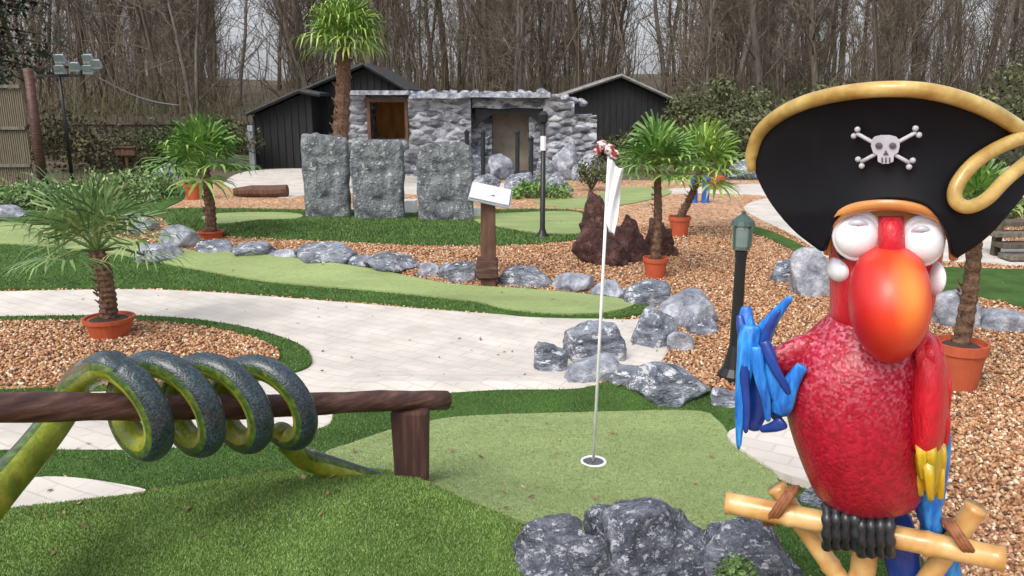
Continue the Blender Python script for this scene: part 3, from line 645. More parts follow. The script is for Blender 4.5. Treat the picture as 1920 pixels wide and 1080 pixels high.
# ------------------------------------------------------------------ left background
YF = 16.0
fx = lambda px: D(px, 250, YF).x
fz = lambda py: D(60, py, YF).z
rt = empty('screen_fence', (fx(-60), YF, 0), 'tall pale reed screen fence with a reddish end post at the left edge', 'fence')
mb = MB(); rr = random.Random(4); x = fx(-300)
while x < fx(52):
    mb.tube([(x, YF + rr.uniform(-.01, .01), 0), (x, YF, fz(166) + rr.uniform(-.03, .03))], .02, 5); x += .042
mb.build('reed_panel', M['reed'], rt)
for py in (162, 240, 310):
    mb = MB(); mb.box(((fx(-300) + fx(52)) / 2, YF - .05, fz(py)), (fx(52) - fx(-300), .05, .06)); mb.build('rail', M['bark_pale'], rt)
mb = MB(); mb.tube([(fx(70), YF - .02, -.1), (fx(70) - .01, YF - .02, fz(240)), (fx(70), YF - .02, fz(128))], [.095, .09, .085], 12); mb.build('post', M['wood'], rt, smooth=True)
# floodlight mast
YM = 16.5; p = D(131, 300, YM); zz = lambda py: D(131, py, YM).z
rt = empty('floodlight_mast', (p.x, YM, 0), 'thin black mast carrying two clusters of pale floodlights', 'floodlight')
mb = MB(); mb.tube([(p.x, YM, -.05), (p.x, YM, zz(135))], [.04, .03], 8); mb.build('pole', M['black_metal'], rt, smooth=True)
mb = MB(); mb.box((p.x, YM, zz(142)), (.86, .05, .06)); mb.box((p.x, YM, zz(126)), (.86, .04, .04)); mb.build('crossbar', M['black_metal'], rt)
for px, py in ((112, 110), (112, 130), (140, 125), (165, 110), (165, 130), (180, 120)):
    q = D(px, py, YM - .08); R = Matrix.Rotation(rad(25), 3, 'X')
    mb = MB(); mb.box(q, (.2, .12, .16), R, taper=.8); l = mb.build('floodlight', M['grey_metal'], rt, bevel=.01)
    mb = MB(); mb.box(q + Vector((0, -.07, .01)), (.16, .012, .12), R); mb.build('lens', M['glass'], rt).parent = l
mb = MB(); a, b = D(186, 146, YM), D(335, 197, 18.5)
mb.tube([a + (b - a) * t - Vector((0, 0, .12 * math.sin(math.pi * t))) for t in np.linspace(0, 1, 12)], .012, 5); o = mb.build('cable', M['grey_metal'], origin=a); tag(o, 'pale cable sloping down right from the floodlight mast', 'cable')
mb = MB(); p = D(240, 325, 19)
mb.box((p.x, 19, D(0, 283, 19).z), (.46, .12, .2)); mb.tube([(p.x, 19.02, 0), (p.x, 19.02, D(0, 283, 19).z)], .04, 8); mb.box((p.x, 19, D(0, 276, 19).z), (.52, .2, .03))
o = mb.build('board_on_post', M['post_wood'], origin=(p.x, 19, 0)); tag(o, 'small dark wooden board on a post in front of the brush', 'sign')
# long dark fence behind brush left
rt = empty('timber_fence', (-9, 22.5, 0), 'long dark timber fence in the brush behind the left lawn', 'fence')
mb = MB(); rr = random.Random(9); x = -16
while x < -6.0:
    h = 1.25 + rr.uniform(-.05, .05); mb.box((x, 22.5, h / 2), (.14, .03, h)); x += .155
mb.build('board', M['bark'], rt)['kind'] = 'stuff'
for z in (.3, 1.05):
    mb = MB(); mb.box((-11, 22.45, z), (10, .05, .08)); mb.build('rail', M['bark'], rt)

# right dark planks behind the hat
rt = empty('plank_steps', (8.6, 9.5, 0), 'weathered dark planks stacked like steps at the right edge', 'steps')
for i in range(4):
    a, b = D(1835, 415 + i * 17, 8.6), D(2000, 420 + i * 17, 8.4); mb = MB(); R = Matrix.Identity(3)
    mb.box(((a.x + b.x) / 2, 8.5 - i * .12, a.z), (b.x - a.x, .22, .05), R); mb.build('plank', M['bark_pale' if i % 2 else 'bark'], rt, bevel=.006)
for x in (D(1850, 450, 8.6).x, D(1960, 450, 8.6).x):
    mb = MB(); mb.box((x, 8.42, .2), (.07, .07, .44)); mb.build('leg', M['bark'], rt)

# ------------------------------------------------------------------ sign lectern
g = G(913, 540); Y = g.y; X = lambda px: D(px, 450, Y).x; Z = lambda py: D(913, py, Y).z
rt = empty('sign_stand', (g.x, Y, g.z), 'tilted white information board on a thick brown timber post', 'sign')
mb = MB(); w = .135
mb.box((X(915), Y + .06, (Z(372) + g.z) / 2), (w, w * .9, Z(372) - g.z + .05), taper=.9); mb.build('post', M['post_wood'], rt, bevel=.008)
mb = MB(); mb.box((X(913), Y + .06, Z(505)), (w + .05, w + .05, .16)); mb.build('collar', M['wood'], rt, bevel=.01)
R = Matrix.Rotation(rad(12), 3, 'Y') @ Matrix.Rotation(rad(24), 3, 'X')
mb = MB(); mb.box((X(920), Y + .05, Z(364)), (.34, .26, .012), R); bd = mb.build('board', M['sign_white'], rt, bevel=.003)
mb = MB(); mb.box((X(920), Y + .055, Z(364) - .018), (.36, .28, .012), R); mb.build('board_frame', M['grey_metal'], rt)

# thin black lamp posts
g = G(1017, 447); zt = D(1017, 232, g.y).z
rt = empty('lamp_post', (g.x, g.y, 0), 'thin black lamp post with a white band standing before the rock building', 'lamp post')
mb = MB(); mb.lathe([(.09, 0), (.085, .03), (.05, .06), (.03, .12), (.027, zt)], g, 10); mb.build('pole', M['black_metal'], rt, smooth=True)
mb = MB(); mb.lathe([(.032, 0), (.032, .16)], (g.x, g.y, D(0, 282, g.y).z), 10); mb.build('band', M['white'], rt)
mb = MB(); mb.lathe([(.03, 0), (.05, .02), (.055, .10), (.02, .14)], (g.x, g.y, zt), 10); mb.build('lamp_head', M['black_metal'], rt)
# bollard lamp
g = G(1374, 716); zt = D(1388, 398, g.y).z - g.z
rt = empty('bollard_lamp', g, 'black garden bollard lamp with a greenish glass head, left of the parrot', 'garden lamp')
mb = MB(); mb.lathe([(.095, 0), (.09, .05), (.06, .09), (.045, .16), (.033, .22), (.03, zt * .72), (.036, zt * .78)], g, 14); mb.build('pole', M['black_metal'], rt, smooth=False)
mb = MB(); mb.lathe([(.04, 0), (.052, .02), (.056, .12), (.05, .14)], g + Vector((0, 0, zt * .79)), 14); mb.build('lamp_glass', M['glass'], rt, smooth=False)
mb = MB(); mb.lathe([(.068, 0), (.06, .025), (.03, .05), (.012, .06), (.012, .075), (.001, .08)], g + Vector((0, 0, zt * .79 + .135)), 14); mb.build('cap', M['green_metal'], rt)
mb = MB()
for k in range(4):
    a = k * math.pi / 2 + .5; mb.tube([g + Vector((.056 * math.cos(a), .056 * math.sin(a), zt * .79)), g + Vector((.062 * math.cos(a), .062 * math.sin(a), zt * .79 + .135))], .006, 5)
mb.build('cage', M['green_metal'], rt)

# ------------------------------------------------------------------ flagstick
g = G(1112, 880); 
rt = empty('flagstick', (g.x, g.y, g.z), 'white golf flagstick with a limp white flag standing in the cup', 'flag')
top = D(1143, 272, g.y - .02); off = .04
mb = MB(); mb.tube([g + Vector((0, 0, .03)), top], .0065, 8); mb.build('stick', M['white'], rt, smooth=True)
cu = empty('golf_cup', (g.x, g.y, g.z), 'white cup rim of the hole in the putting green', 'golf hole')
mb = MB(); c = Vector((g.x, g.y - .012, g.z + .042))
n = 28; V = []; 
for r_, z_ in ((.058, 0), (.056, .006), (.047, .006), (.045, -.03)):
    for k in range(n): V.append(c + Vector((r_ * math.cos(6.2832 * k / n), r_ * math.sin(6.2832 * k / n), z_)))
mb.add(V, [(i * n + k, i * n + (k + 1) % n, (i + 1) * n + (k + 1) % n, (i + 1) * n + k) for i in range(3) for k in range(n)]); mb.build('rim', M['white'], cu, smooth=True)
mb = MB(); mb.lathe([(.046, -.001), (.046, .001)], c, 24); mb.build('hole', M['p_socket'], cu)
# limp flag: hangs beside the stick in folds
def flag(py0, py1, w0, w1, name, m, ph):
    mb = MB(); nz_, nu = 24, 14; V = []
    for j in range(nz_ + 1):
        t = j / nz_; py = py0 + (py1 - py0) * t; s = D(1143 - (py - 272) * .051, py, g.y - .02); w = w0 + (w1 - w0) * t
        for i in range(nu + 1):
            u = i / nu
            V.append(s + Vector((w * u, -.016 * math.sin(u * 10 + ph + t * 5) * (u + .2) - .008, -.03 * u - .012 * u * u + .008 * math.sin(u * 8 + t * 7))))
    mb.add(V, [(j * (nu + 1) + i, j * (nu + 1) + i + 1, (j + 1) * (nu + 1) + i + 1, (j + 1) * (nu + 1) + i) for j in range(nz_) for i in range(nu)])
    o = mb.build(name, m, rt, smooth=True); s = o.modifiers.new('sol', 'SOLIDIFY'); s.thickness = .002; return o
flag(300, 424, .062, .035, 'flag', M['white'], 0)
fl = MB()
for px, py, r_ in ((1128, 272, .022), (1142, 280, .024), (1152, 290, .02), (1120, 284, .017)):
    q = D(px, py, g.y - .03); fl.ball(q, (r_, r_ * .7, r_), n=10, m=8)
fl.build('pennant_knot', mat('knot', [(.45, (.25, .03, .03)), (.55, (.75, .7, .7))], scale=40, detail=2), rt, smooth=True)

# ------------------------------------------------------------------ palms
def fan_palm(px, ypot, wpot, ytrunk, ycrown, rcrown, label, m='frond', nl=22, pot=True, seed=1, lean=0, wtrunk=None, Y=None, ptop=None, group='palms in terracotta pots', seg=15, segw=1.0, droop=.35, name='potted_palm', upb=0, dz=0):
    r = random.Random(seed)
    g = G(px, ypot) if Y is None else Vector((D(px, 300, Y).x, Y, 0)); g.z += dz; k = (g.y * CP + CAMH * SP) / FPX
    rt = empty(name, g, label, 'palm', group)
    w = wpot * k; cy = g.y + w / 2; c = Vector((g.x, cy, g.z)); hp = w * .8
    if pot:
        if ptop: hp = max(.08, D(px, ptop, cy - w * .5).z - g.z)
        mb = MB(); mb.lathe([(w * .37, 0), (w * .46, hp * .8), (w * .5, hp * .8), (w * .51, hp), (w * .46, hp), (w * .45, hp * .9)], c, 24); mb.build('pot', M['terracotta'], rt, smooth=False, bevel=0)
        mb = MB(); mb.lathe([(w * .45, hp * .85), (w * .3, hp * .95), (w * .1, hp)], c, 18); mb.build('soil', M['soil'], rt)
    base = c + Vector((0, 0, hp * .9 if pot else -.05)); top = D(px + lean, ytrunk, cy); crown = D(px + lean, ycrown, cy)
    wt = (wtrunk or wpot * .35) * k / 2; R = rcrown * k
    mb = MB(); pts = []; rr = []; n = 26
    for i in range(n):
        t = i / (n - 1); p = base.lerp(top, t) + Vector((math.sin(t * 3) * .02, 0, 0)); pts.append(p); rr.append(wt * (1.25 - .35 * t + (.14 if i % 2 else -.04)))
    mb.tube(pts, rr, 10)
    for i in range(60):
        t = r.random(); p = base.lerp(top, t); a = r.random() * 6.28; d = Vector((math.cos(a), math.sin(a), .9)).normalized(); q = p + Vector((math.cos(a), math.sin(a), 0)) * wt * .85
        mb.tube([q, q + d * wt * .9], [wt * .22, wt * .05], 4)
    mb.build('trunk', M['palm_bark'], rt)
    mb = MB(); pet = MB()
    for l in range(nl):
        t = (l + .5) / nl; az = l * 2.39996 + r.uniform(-.3, .3); el = rad(82 - 95 * t + upb + r.uniform(-8, 8))
        dr = Vector((math.cos(az) * math.cos(el), math.sin(az) * math.cos(el), math.sin(el)))
        Lp = R * r.uniform(.34, .5); side = Vector((-math.sin(az), math.cos(az), 0)); 
        tip = top + dr * Lp + Vector((0, 0, -.06 * R)); pet.tube([top, top + dr * Lp * .5 + Vector((0, 0, .02 * R)), tip], [R * .018, R * .013, R * .01], 4)
        upv = side.cross(dr).normalized()
        if upv.z < 0: upv = -upv
        Ls = R * r.uniform(.5, .66)
        for s in range(seg):
            a = rad(-115 + 230 * s / (seg - 1)) + r.uniform(-.04, .04); ll = Ls * (.72 + .28 * math.cos(a * .8)) * r.uniform(.88, 1.05)
            d = (dr * math.cos(a) + side * math.sin(a)); fold = upv * .10 * ll
            wv = d.cross(upv).normalized() * R * .026 * segw
            m1 = tip + d * ll * .5 + fold * .5 ; m2 = tip + d * ll * .82 - Vector((0, 0, droop * ll * .12)); e = tip + d * ll - Vector((0, 0, droop * ll * r.uniform(.3, .9)))
            mb.add([tip, m1 - wv, m1 + wv, m2 - wv * .7, m2 + wv * .7, e], [(0, 1, 2), (1, 3, 4, 2), (3, 5, 4)])
    pet.v and mb.add(pet.v, pet.f)
    mb.build('crown', M[m], rt)
    return rt
fan_palm(187, 655, 92, 470, 430, 200, 'potted palm with a wide spiky crown on the left gravel island', 'frond_blue', nl=18, seed=3, wtrunk=26, ptop=606, seg=19, segw=.5, upb=10, lean=-4, dz=.045)
fan_palm(388, 452, 48, 312, 300, 118, 'bushy green potted palm behind the row of rocks, left of the slabs', 'frond', nl=24, seed=5, wtrunk=17, ptop=436, lean=-6, segw=1.0, upb=6)
fan_palm(1232, 526, 48, 310, 300, 108, 'potted palm in the red pot beside the lava pile', 'frond', nl=26, seed=7, wtrunk=14, ptop=487, lean=-2, segw=1.05)
fan_palm(1277, 446, 42, 318, 300, 112, 'bright leaning palm in a small red pot right of the lava pile', 'frond_bright', nl=24, seed=8, wtrunk=12, ptop=408, lean=38, segw=1.05)
fan_palm(1817, 744, 98, 395, 370, 130, 'palm in the large terracotta pot behind the parrot statue', 'frond', nl=16, seed=9, wtrunk=25, ptop=655, lean=12, upb=15)
fan_palm(358, 376, 36, 330, 320, 40, 'small palm in a red pot far behind the middle palm', 'frond', nl=10, seed=11, wtrunk=8, ptop=346)
fan_palm(622, 330, 60, 70, 45, 100, 'tall palm with a shaggy brown trunk beside the black hut', 'frond_bright', nl=46, seed=12, pot=False, wtrunk=26, Y=15.0, name='fan_palm', group=None, segw=.8, lean=24, droop=.6, upb=0)
# red pot far right and blue posts
g = G(1342, 356); mb = MB(); mb.lathe([(.10, 0), (.14, .2), (.155, .2), (.155, .26), (.13, .26), (.12, .22)], g, 18); o = mb.build('plant_pot', M['terracotta'], origin=g); tag(o, 'small empty looking red pot beside the blue posts', 'pot')
for px, lab in ((1300, 'left pale blue post behind the bright palm'), (1322, 'right darker blue post behind the bright palm')):
    g = G(px, 380); h = D(px, 332, g.y).z
    mb = MB(); mb.lathe([(.075, 0), (.065, .05), (.06, h - .06), (.075, h - .04), (.07, h - .01), (.02, h)], g, 12); o = mb.build('blue_post', M['blue_paint'], origin=g, smooth=False); tag(o, lab, 'post', 'blue posts by the path')

# ------------------------------------------------------------------ log rail and snake
A, B = D(-190, 772, 1.90), D(836, 752, 2.95)
ax = (B - A).normalized()
rt = empty('log_rail', (B.x, B.y, H(B.x, B.y)), 'sloping brown log rail on a tapered post in the left foreground', 'log')
mb = MB(); pts = [A.lerp(B, t) + Vector((0, 0, .006 * math.sin(t * 9))) for t in np.linspace(0, 1, 24)]
mb.tube(pts, [.043 - .006 * t + .002 * math.sin(t * 40) for t in np.linspace(0, 1, 24)], 16); mb.build('rail', M['wood'], rt, smooth=True)
pc = D(768, 770, 2.83); 
mb = MB(); V = []
for (w, z, dx) in ((.070, pc.z + .005, 0), (.055, H(pc.x, pc.y) - .15, .0)):
    for sx, sy in ((-1, -1), (1, -1), (1, 1), (-1, 1)): V.append((pc.x + dx + sx * w, pc.y + .02 + sy * .05, z))
mb.add(V, [(0, 1, 2, 3), (7, 6, 5, 4), (0, 4, 5, 1), (1, 5, 6, 2), (2, 6, 7, 3), (3, 7, 4, 0)]); mb.build('post', M['rail_post'], rt, bevel=.012)
q = D(0, 775, 2.1)
mb = MB(); e = A + ax * .08; mb.box((e.x, e.y, (e.z) / 2), (.13, .1, e.z - .03)); mb.build('post', M['rail_post'], rt, bevel=.012)
def axis_pt(px):                      # point of the log axis seen in column px
    best = min(np.linspace(0, 1, 2001), key=lambda t: abs(960 + FPX * ((A.x + (B.x - A.x) * t) / ((A.y + (B.y - A.y) * t) * CP + (CAMH - (A.z + (B.z - A.z) * t)) * SP)) - px))
    return A.lerp(B, best)
nh = Vector((.90, -.42, -.08)).normalized(); upv = Vector((0, 0, 1)); path = []; bel = []; rds = []
pre = [(-150, 1060, 1.95, .058), (-60, 985, 2.05, .057), (10, 905, 2.2, .055), (70, 835, 2.34, .053), (118, 770, 2.46, .051), (150, 712, 2.47, .050)]
for px, py, d, r_ in pre:
    path.append(D(px, py, d)); rds.append(r_); bel.append(Vector((.9, -.6, -.3)))
c0, c3 = axis_pt(207), axis_pt(538); turns = 3.55; NH = 85
for i in range(NH + 1):
    th = 2 * math.pi * turns * i / NH; c = c0.lerp(c3, i / NH); R = .130 - .006 * i / NH
    off = upv * math.cos(th) * R + nh * math.sin(th) * R * 1.02
    if i == 0: off = upv * R * .97
    path.append(c + off + upv * .004); bel.append(-off.normalized()); rds.append(.0430 - .003 * i / NH)
last = path[-1]
for px, py, d, r_ in ((562, 852, 2.70, .041), (588, 866, 2.76, .042), (624, 877, 2.79, .041), (665, 889, 2.81, .038), (712, 900, 2.84, .031), (755, 911, 2.86, .021), (795, 924, 2.88, .009)):
    path.append(D(px, py, d)); rds.append(r_); bel.append(Vector((-.35, -.8, -.5)))
# resample smoothly
sp = []; n = len(path)
for i in range(n - 1):
    per = 6 if (i < 6 or i > n - 8) else 2
    a, b, c, d = max(i - 1, 0), i, i + 1, min(i + 2, n - 1)
    for k in range(per):
        t = k / per
        f = lambda Q: .5 * ((2 * Q[b]) + (Q[c] - Q[a]) * t + (2 * Q[a] - 5 * Q[b] + 4 * Q[c] - Q[d]) * t * t + (3 * Q[b] - Q[a] - 3 * Q[c] + Q[d]) * t ** 3)
        sp.append((f(path), rds[b] * (1 - t) + rds[c] * t, (bel[b] * (1 - t) + bel[c] * t).normalized()))
ns = 24; V = []; F = []; MI = []
for i, (p, r_, bl) in enumerate(sp):
    t = (sp[min(i + 1, len(sp) - 1)][0] - sp[max(i - 1, 0)][0]).normalized(); u = (bl - t * bl.dot(t)).normalized(); w = t.cross(u)
    for k in range(ns):
        a = 2 * math.pi * (k + .5) / ns; V.append(p + (u * math.cos(a) + w * math.sin(a)) * r_)
for i in range(len(sp) - 1):
    for k in range(ns):
        F.append((i * ns + k, i * ns + (k + 1) % ns, (i + 1) * ns + (k + 1) % ns, (i + 1) * ns + k)); MI.append(1 if (k + 1 <= 5 or k + 1 >= ns - 5) else 2 if (k + 1 <= 7 or k + 1 >= ns - 7) else 0)
mb = MB(); mb.add(V, F); mb.mi = MI
o = mb.build('snake_statue', [M['snake_back'], M['snake_belly'], M['snake_side']], origin=(B.x - .6, B.y - .4, 0), smooth=True)
tag(o, 'dark blue green snake figure with yellow belly coiled around the log rail', 'snake')

# ------------------------------------------------------------------ parrot statue
PX0, PY = 1640, 1.95
P0 = D(PX0, 560, PY); P0 = Vector((P0.x, P0.y, 0))
hd = Vector((P0.x, P0.y, 0)).normalized(); rt3 = Vector((hd.y, -hd.x, 0))      # hd points away from the camera
def Q(px, py, dep=0.0):               # point of the statue: pixel outline on a plane dep metres behind the statue's axis
    r = ray(px, py); t = (P0.dot(hd) + dep) / r.dot(hd); return Vector((0, 0, CAMH)) + r * t
S = PY / FPX * 1.02 * 1.03            # metres per pixel there
def loftpx(rings, n=30, p=2.0):
    mb = MB(); rr = []
    for py, cx, hw, dw, dep in rings:
        c = Q(cx, py, dep); wv = (Q(cx + hw, py, dep) - Q(cx - hw, py, dep)) / 2; rr.append((c, wv, hd * dw))
    mb.loft(rr, n, p=p); return mb
par = empty('parrot_statue', Q(1620, 975) , 'red parrot statue in a black pirate hat, one blue wing raised, perched on bamboo', 'parrot statue')
b = loftpx([(560, 1655, 78, .085, .02), (600, 1640, 100, .11, .02), (635, 1616, 124, .135, .01), (670, 1600, 131, .152, .0), (710, 1591, 130, .162, 0), (760, 1593, 127, .162, 0), (820, 1602, 119, .155, 0), (880, 1616, 110, .138, .01), (925, 1628, 102, .112, .02), (945, 1640, 84, .09, .03), (958, 1645, 55, .05, .04)])
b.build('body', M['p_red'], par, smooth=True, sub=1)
b = loftpx([(350, 1665, 60, .07, .03), (385, 1664, 98, .11, .03), (430, 1662, 112, .125, .02), (480, 1658, 108, .125, .01), (530, 1655, 103, .12, .01), (575, 1652, 98, .115, .015), (620, 1645, 100, .115, .02)])
head = b.build('head', M['p_red_smooth'], par, smooth=True, sub=1)
b = loftpx([(372, 1666, 96, .112, .015), (385, 1664, 112, .128, .015), (415, 1663, 119, .136, .012), (442, 1662, 118, .133, .010), (455, 1662, 106, .122, .01)], p=2.1)
b.build('brow_band', M['p_tan'], par, smooth=True, sub=1)
arc = spline([Q(1552, 474, -.07), Q(1552, 436, -.10), Q(1570, 404, -.125), Q(1610, 387, -.145), Q(1668, 381, -.155), Q(1725, 389, -.147), Q(1766, 409, -.125), Q(1786, 444, -.10), Q(1788, 484, -.07)], 6)
b = MB(); b.tube(arc, [.010 + .006 * math.sin(math.pi * i / (len(arc) - 1)) for i in range(len(arc))], 14, flat=1.1, up=(0, 0, 1)); b.build('brow_rim', M['p_tan'], par, smooth=True)
# red stripe between the eyes
b = loftpx([(405, 1671, 24, .03, -.115), (430, 1671, 25, .035, -.125), (470, 1672, 26, .035, -.13), (495, 1672, 30, .03, -.12)]); b.build('face_stripe', M['p_red_smooth'], par, smooth=True)
for cx, cy, rx, ry in ((1608, 441, 41, 41), (1728, 452, 36, 40)):
    k = 1 if cx < 1670 else -1
    mb = MB(); c = Q(cx, cy, -.10); mb.ball(c, (rx * S * .98, .052, ry * S), M=Matrix.Identity(3), n=26, m=18); e = mb.build('eye', M['p_white'], par, smooth=True)
    mb = MB(); n = 30
    rim = [Q(cx + rx * .98 * math.cos(6.2832 * i / n), cy - ry * 1.0 * math.sin(6.2832 * i / n), -.112) for i in range(n + 1)]
    mb.tube(rim, .0105, 10, caps=False); mb.build('eye_rim', M['p_white'], par, smooth=True)
    lid = []
    for i in range(13):
        a = math.pi * (.12 + .76 * i / 12); lid.append(Q(cx + rx * .70 * math.cos(a), cy + 2 - ry * .62 * math.sin(a), -.145 + .020 * abs(math.cos(a))))
    mb = MB(); mb.tube(lid, [.0025 + .0055 * math.sin(math.pi * i / 12) for i in range(13)], 8); mb.build('eyelid', M['p_lid'], par, smooth=True)
# white cheek patches
for cx, cy, w, h, dep in ((1574, 504, 20, 24, -.045), (1750, 520, 12, 30, -.05)):
    mb = MB(); mb.ball(Q(cx, cy, dep), (w * S, .05, h * S), n=20, m=14); mb.build('cheek', M['p_white'], par, smooth=True)
b = MB(); b.ball(Q(1582, 472, -.10), (10 * S, .02, 14 * S), n=12, m=8); b.build('cheek_mark', M['p_hat'], par, smooth=True)
b = loftpx([(458, 1670, 22, .03, -.12), (472, 1668, 48, .06, -.135), (495, 1667, 68, .085, -.15), (530, 1667, 78, .10, -.165), (565, 1667, 80, .105, -.175), (600, 1668, 76, .10, -.175), (632, 1669, 64, .085, -.165), (656, 1669, 46, .062, -.15), (672, 1669, 26, .036, -.137), (681, 1669, 9, .012, -.13)], n=36)
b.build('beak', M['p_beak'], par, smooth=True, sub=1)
# hat ---------------------------------------------------------------
def interp(T, x):
    for (x0, y0), (x1, y1) in zip(T, T[1:]):
        if x <= x1: return y0 + (y1 - y0) * max(0, (x - x0) / (x1 - x0))
    return T[-1][1]
top_c = [(p.x, p.y) for p in spline([(1409, 292, 0), (1425, 246, 0), (1470, 208, 0), (1540, 181, 0), (1640, 166, 0), (1740, 169, 0), (1830, 194, 0), (1900, 232, 0), (1975, 290, 0)], 8)]
bot_c = [(p.x, p.y) for p in spline([(1409, 300, 0), (1425, 345, 0), (1450, 388, 0), (1490, 434, 0), (1542, 474, 0)], 8)] + [(p.x, p.y) for p in spline([(1560, 420, 0), (1600, 388, 0), (1670, 374, 0), (1740, 388, 0), (1780, 440, 0)], 8)] + [(p.x, p.y) for p in spline([(1792, 486, 0), (1850, 446, 0), (1905, 385, 0), (1945, 330, 0), (1975, 300, 0)], 8)]
def hat_dep(px, py):
    u = (px - 1680) / 270.; v = (400 - py) / 240.
    return -.175 + .19 * u * u + .0 * v - .03 * math.sin(max(0, min(1, v)) * math.pi) * -1 - .03 * v
loop = spline([(1960, 246, 0), (1890, 268, 0), (1830, 303, 0), (1795, 345, 0), (1792, 376, 0), (1815, 388, 0), (1850, 373, 0), (1890, 333, 0), (1960, 276, 0)], 8)
hole = np.array([(p.x, p.y) for p in loop])
def brim(name, depf, holes=True, sc=1.0):
    mb = MB(); nx, nz_ = 110, 34; V = []
    for i in range(nx + 1):
        px = 1409 + (1975 - 1409) * i / nx; a, b_ = interp(bot_c, px), interp(top_c, px)
        for j in range(nz_ + 1):
            py = a + (b_ - a) * j / nz_; V.append(Q(px, py, depf(px, py)))
    F = []
    for i in range(nx):
        for j in range(nz_):
            if holes:
                px = 1409 + (1975 - 1409) * (i + .5) / nx; a, b_ = interp(bot_c, px), interp(top_c, px); py = a + (b_ - a) * (j + .5) / nz_
                if inpoly(hole, np.array([px]), np.array([py]))[0]: continue
            F.append((i * (nz_ + 1) + j, (i + 1) * (nz_ + 1) + j, (i + 1) * (nz_ + 1) + j + 1, i * (nz_ + 1) + j + 1))
    mb.add(V, F); o = mb.build(name, M['p_hat'], par, smooth=True); s = o.modifiers.new('sol', 'SOLIDIFY'); s.thickness = .016; s.offset = 1; return o
hat = brim('hat_brim', hat_dep)
b = loftpx([(405, 1668, 128, .145, .035), (360, 1668, 128, .145, .05), (300, 1672, 122, .135, .06), (240, 1680, 105, .11, .06), (205, 1684, 70, .08, .06), (192, 1685, 20, .03, .06)]); b.build('hat_crown', M['p_hat'], par, smooth=True, sub=1)
# rear brim: lower, closes the tricorn behind the head
mb = MB(); V = []; nx = 40
for i in range(nx + 1):
    u = -1 + 2 * i / nx; px = 1690 + 255 * u * .98
    for j in range(9):
        v = j / 8; dep = .09 + .13 * (1 - u * u) - .02 * v + (.0 if abs(u) < .9 else -.02); V.append(Q(px, 420 - 60 * abs(u) - (150 * (1 - .2 * u * u) * v) * (1 - abs(u) ** 6 * .6), dep))
mb.add(V, [(i * 9 + j, (i + 1) * 9 + j, (i + 1) * 9 + j + 1, i * 9 + j + 1) for i in range(nx) for j in range(8) if not (1.0 > -1 + 2 * i / nx > .42)]); o = mb.build('hat_back', M['p_hat'], par, smooth=True); s = o.modifiers.new('sol', 'SOLIDIFY'); s.thickness = .014
tr = [Q(p[0], p[1] + 2, hat_dep(p[0], p[1]) - .004) for p in top_c]
tr = [Q(1411, 322, hat_dep(1411, 322) - .002), Q(1409, 306, hat_dep(1409, 306) - .003)] + tr
mb = MB(); mb.tube(tr, [.012, .014] + [.0175] * (len(tr) - 2), 12); mb.build('hat_trim', M['p_gold'], par, smooth=True, sub=0)
lp = [Q(p.x, p.y, hat_dep(min(p.x, 1950), p.y) - .022) for p in loop]
mb = MB(); mb.tube(lp, .0155, 12); mb.build('trim_loop', M['p_gold'], par, smooth=True)
# skull and crossbones emblem
E = lambda px, py, k=0: Q(px, py, hat_dep(px, py) - .0175 - k)
mb = MB()
for (x0, y0, x1, y1) in ((1606, 250, 1706, 306), (1718, 248, 1614, 304)):
    mb.tube([E(x0 + (x1 - x0) * t, y0 + (y1 - y0) * t, .001) for t in np.linspace(0, 1, 9)], .0044, 8)
    for (x, y, sx) in ((x0, y0, 1), (x1, y1, -1)):
        dx, dy = (x1 - x0), (y1 - y0); L_ = math.hypot(dx, dy); nx_, ny_ = -dy / L_, dx / L_
        for s in (-1, 1): mb.ball(E(x + nx_ * 7 * s - sx * dx / L_ * 2, y + ny_ * 7 * s - sx * dy / L_ * 2, .001), .0066, n=10, m=8)
em = mb.build('crossbones', M['p_grey'], par, smooth=True)
def plate(outline, k, th, m, name):
    mb = MB(); n = len(outline); V = [E(x, y, k) for x, y in outline] + [E(x, y, k - th) for x, y in outline] + [E(sum(x for x, y in outline) / n, sum(y for x, y in outline) / n, k + .002)]
    mb.add(V, [(i, (i + 1) % n, 2 * n) for i in range(n)] + [(i, n + i, n + (i + 1) % n, (i + 1) % n) for i in range(n)]); return mb.build(name, m, par)
sk = [(1634, 262), (1640, 256), (1652, 253), (1668, 253), (1680, 256), (1686, 262), (1687, 274), (1684, 286), (1676, 291), (1675, 303), (1666, 307), (1654, 307), (1646, 303), (1645, 291), (1637, 286), (1633, 274)]
plate(sk, .008, .012, M['p_grey'], 'skull')
for cx in (1648, 1674): plate([(cx + 7 * math.cos(a), 273 + 6 * math.sin(a)) for a in np.linspace(0, 6.283, 11)[:-1]], .012, .006, M['p_socket'], 'eye_socket')
plate([(1661, 281), (1666, 290), (1656, 290)], .0125, .006, M['p_socket'], 'nose_hole')
for x in (1654, 1661, 1668): plate([(x - 1.3, 295), (x + 1.3, 295), (x + 1.3, 305), (x - 1.3, 305)], .0115, .006, M['p_socket'], 'tooth_gap')
def feather(pts, r0, r1, m, name='feather', fl=.55, dep=-.1, n=12):
    P = spline([Q(x, y, dep + (z if z else 0)) for x, y, z in pts], 7); k = len(P)
    rr = [(r0 * S * (math.sin(min(1, i / (k * .22)) * math.pi / 2) * .35 + .65)) * (1 - i / (k - 1)) + r1 * S * (i / (k - 1)) for i in range(k)]
    rr[-1] *= .5
    mb = MB(); mb.tube(P, rr, n, flat=fl, up=hd); return mb.build(name, M[m], par, smooth=True)
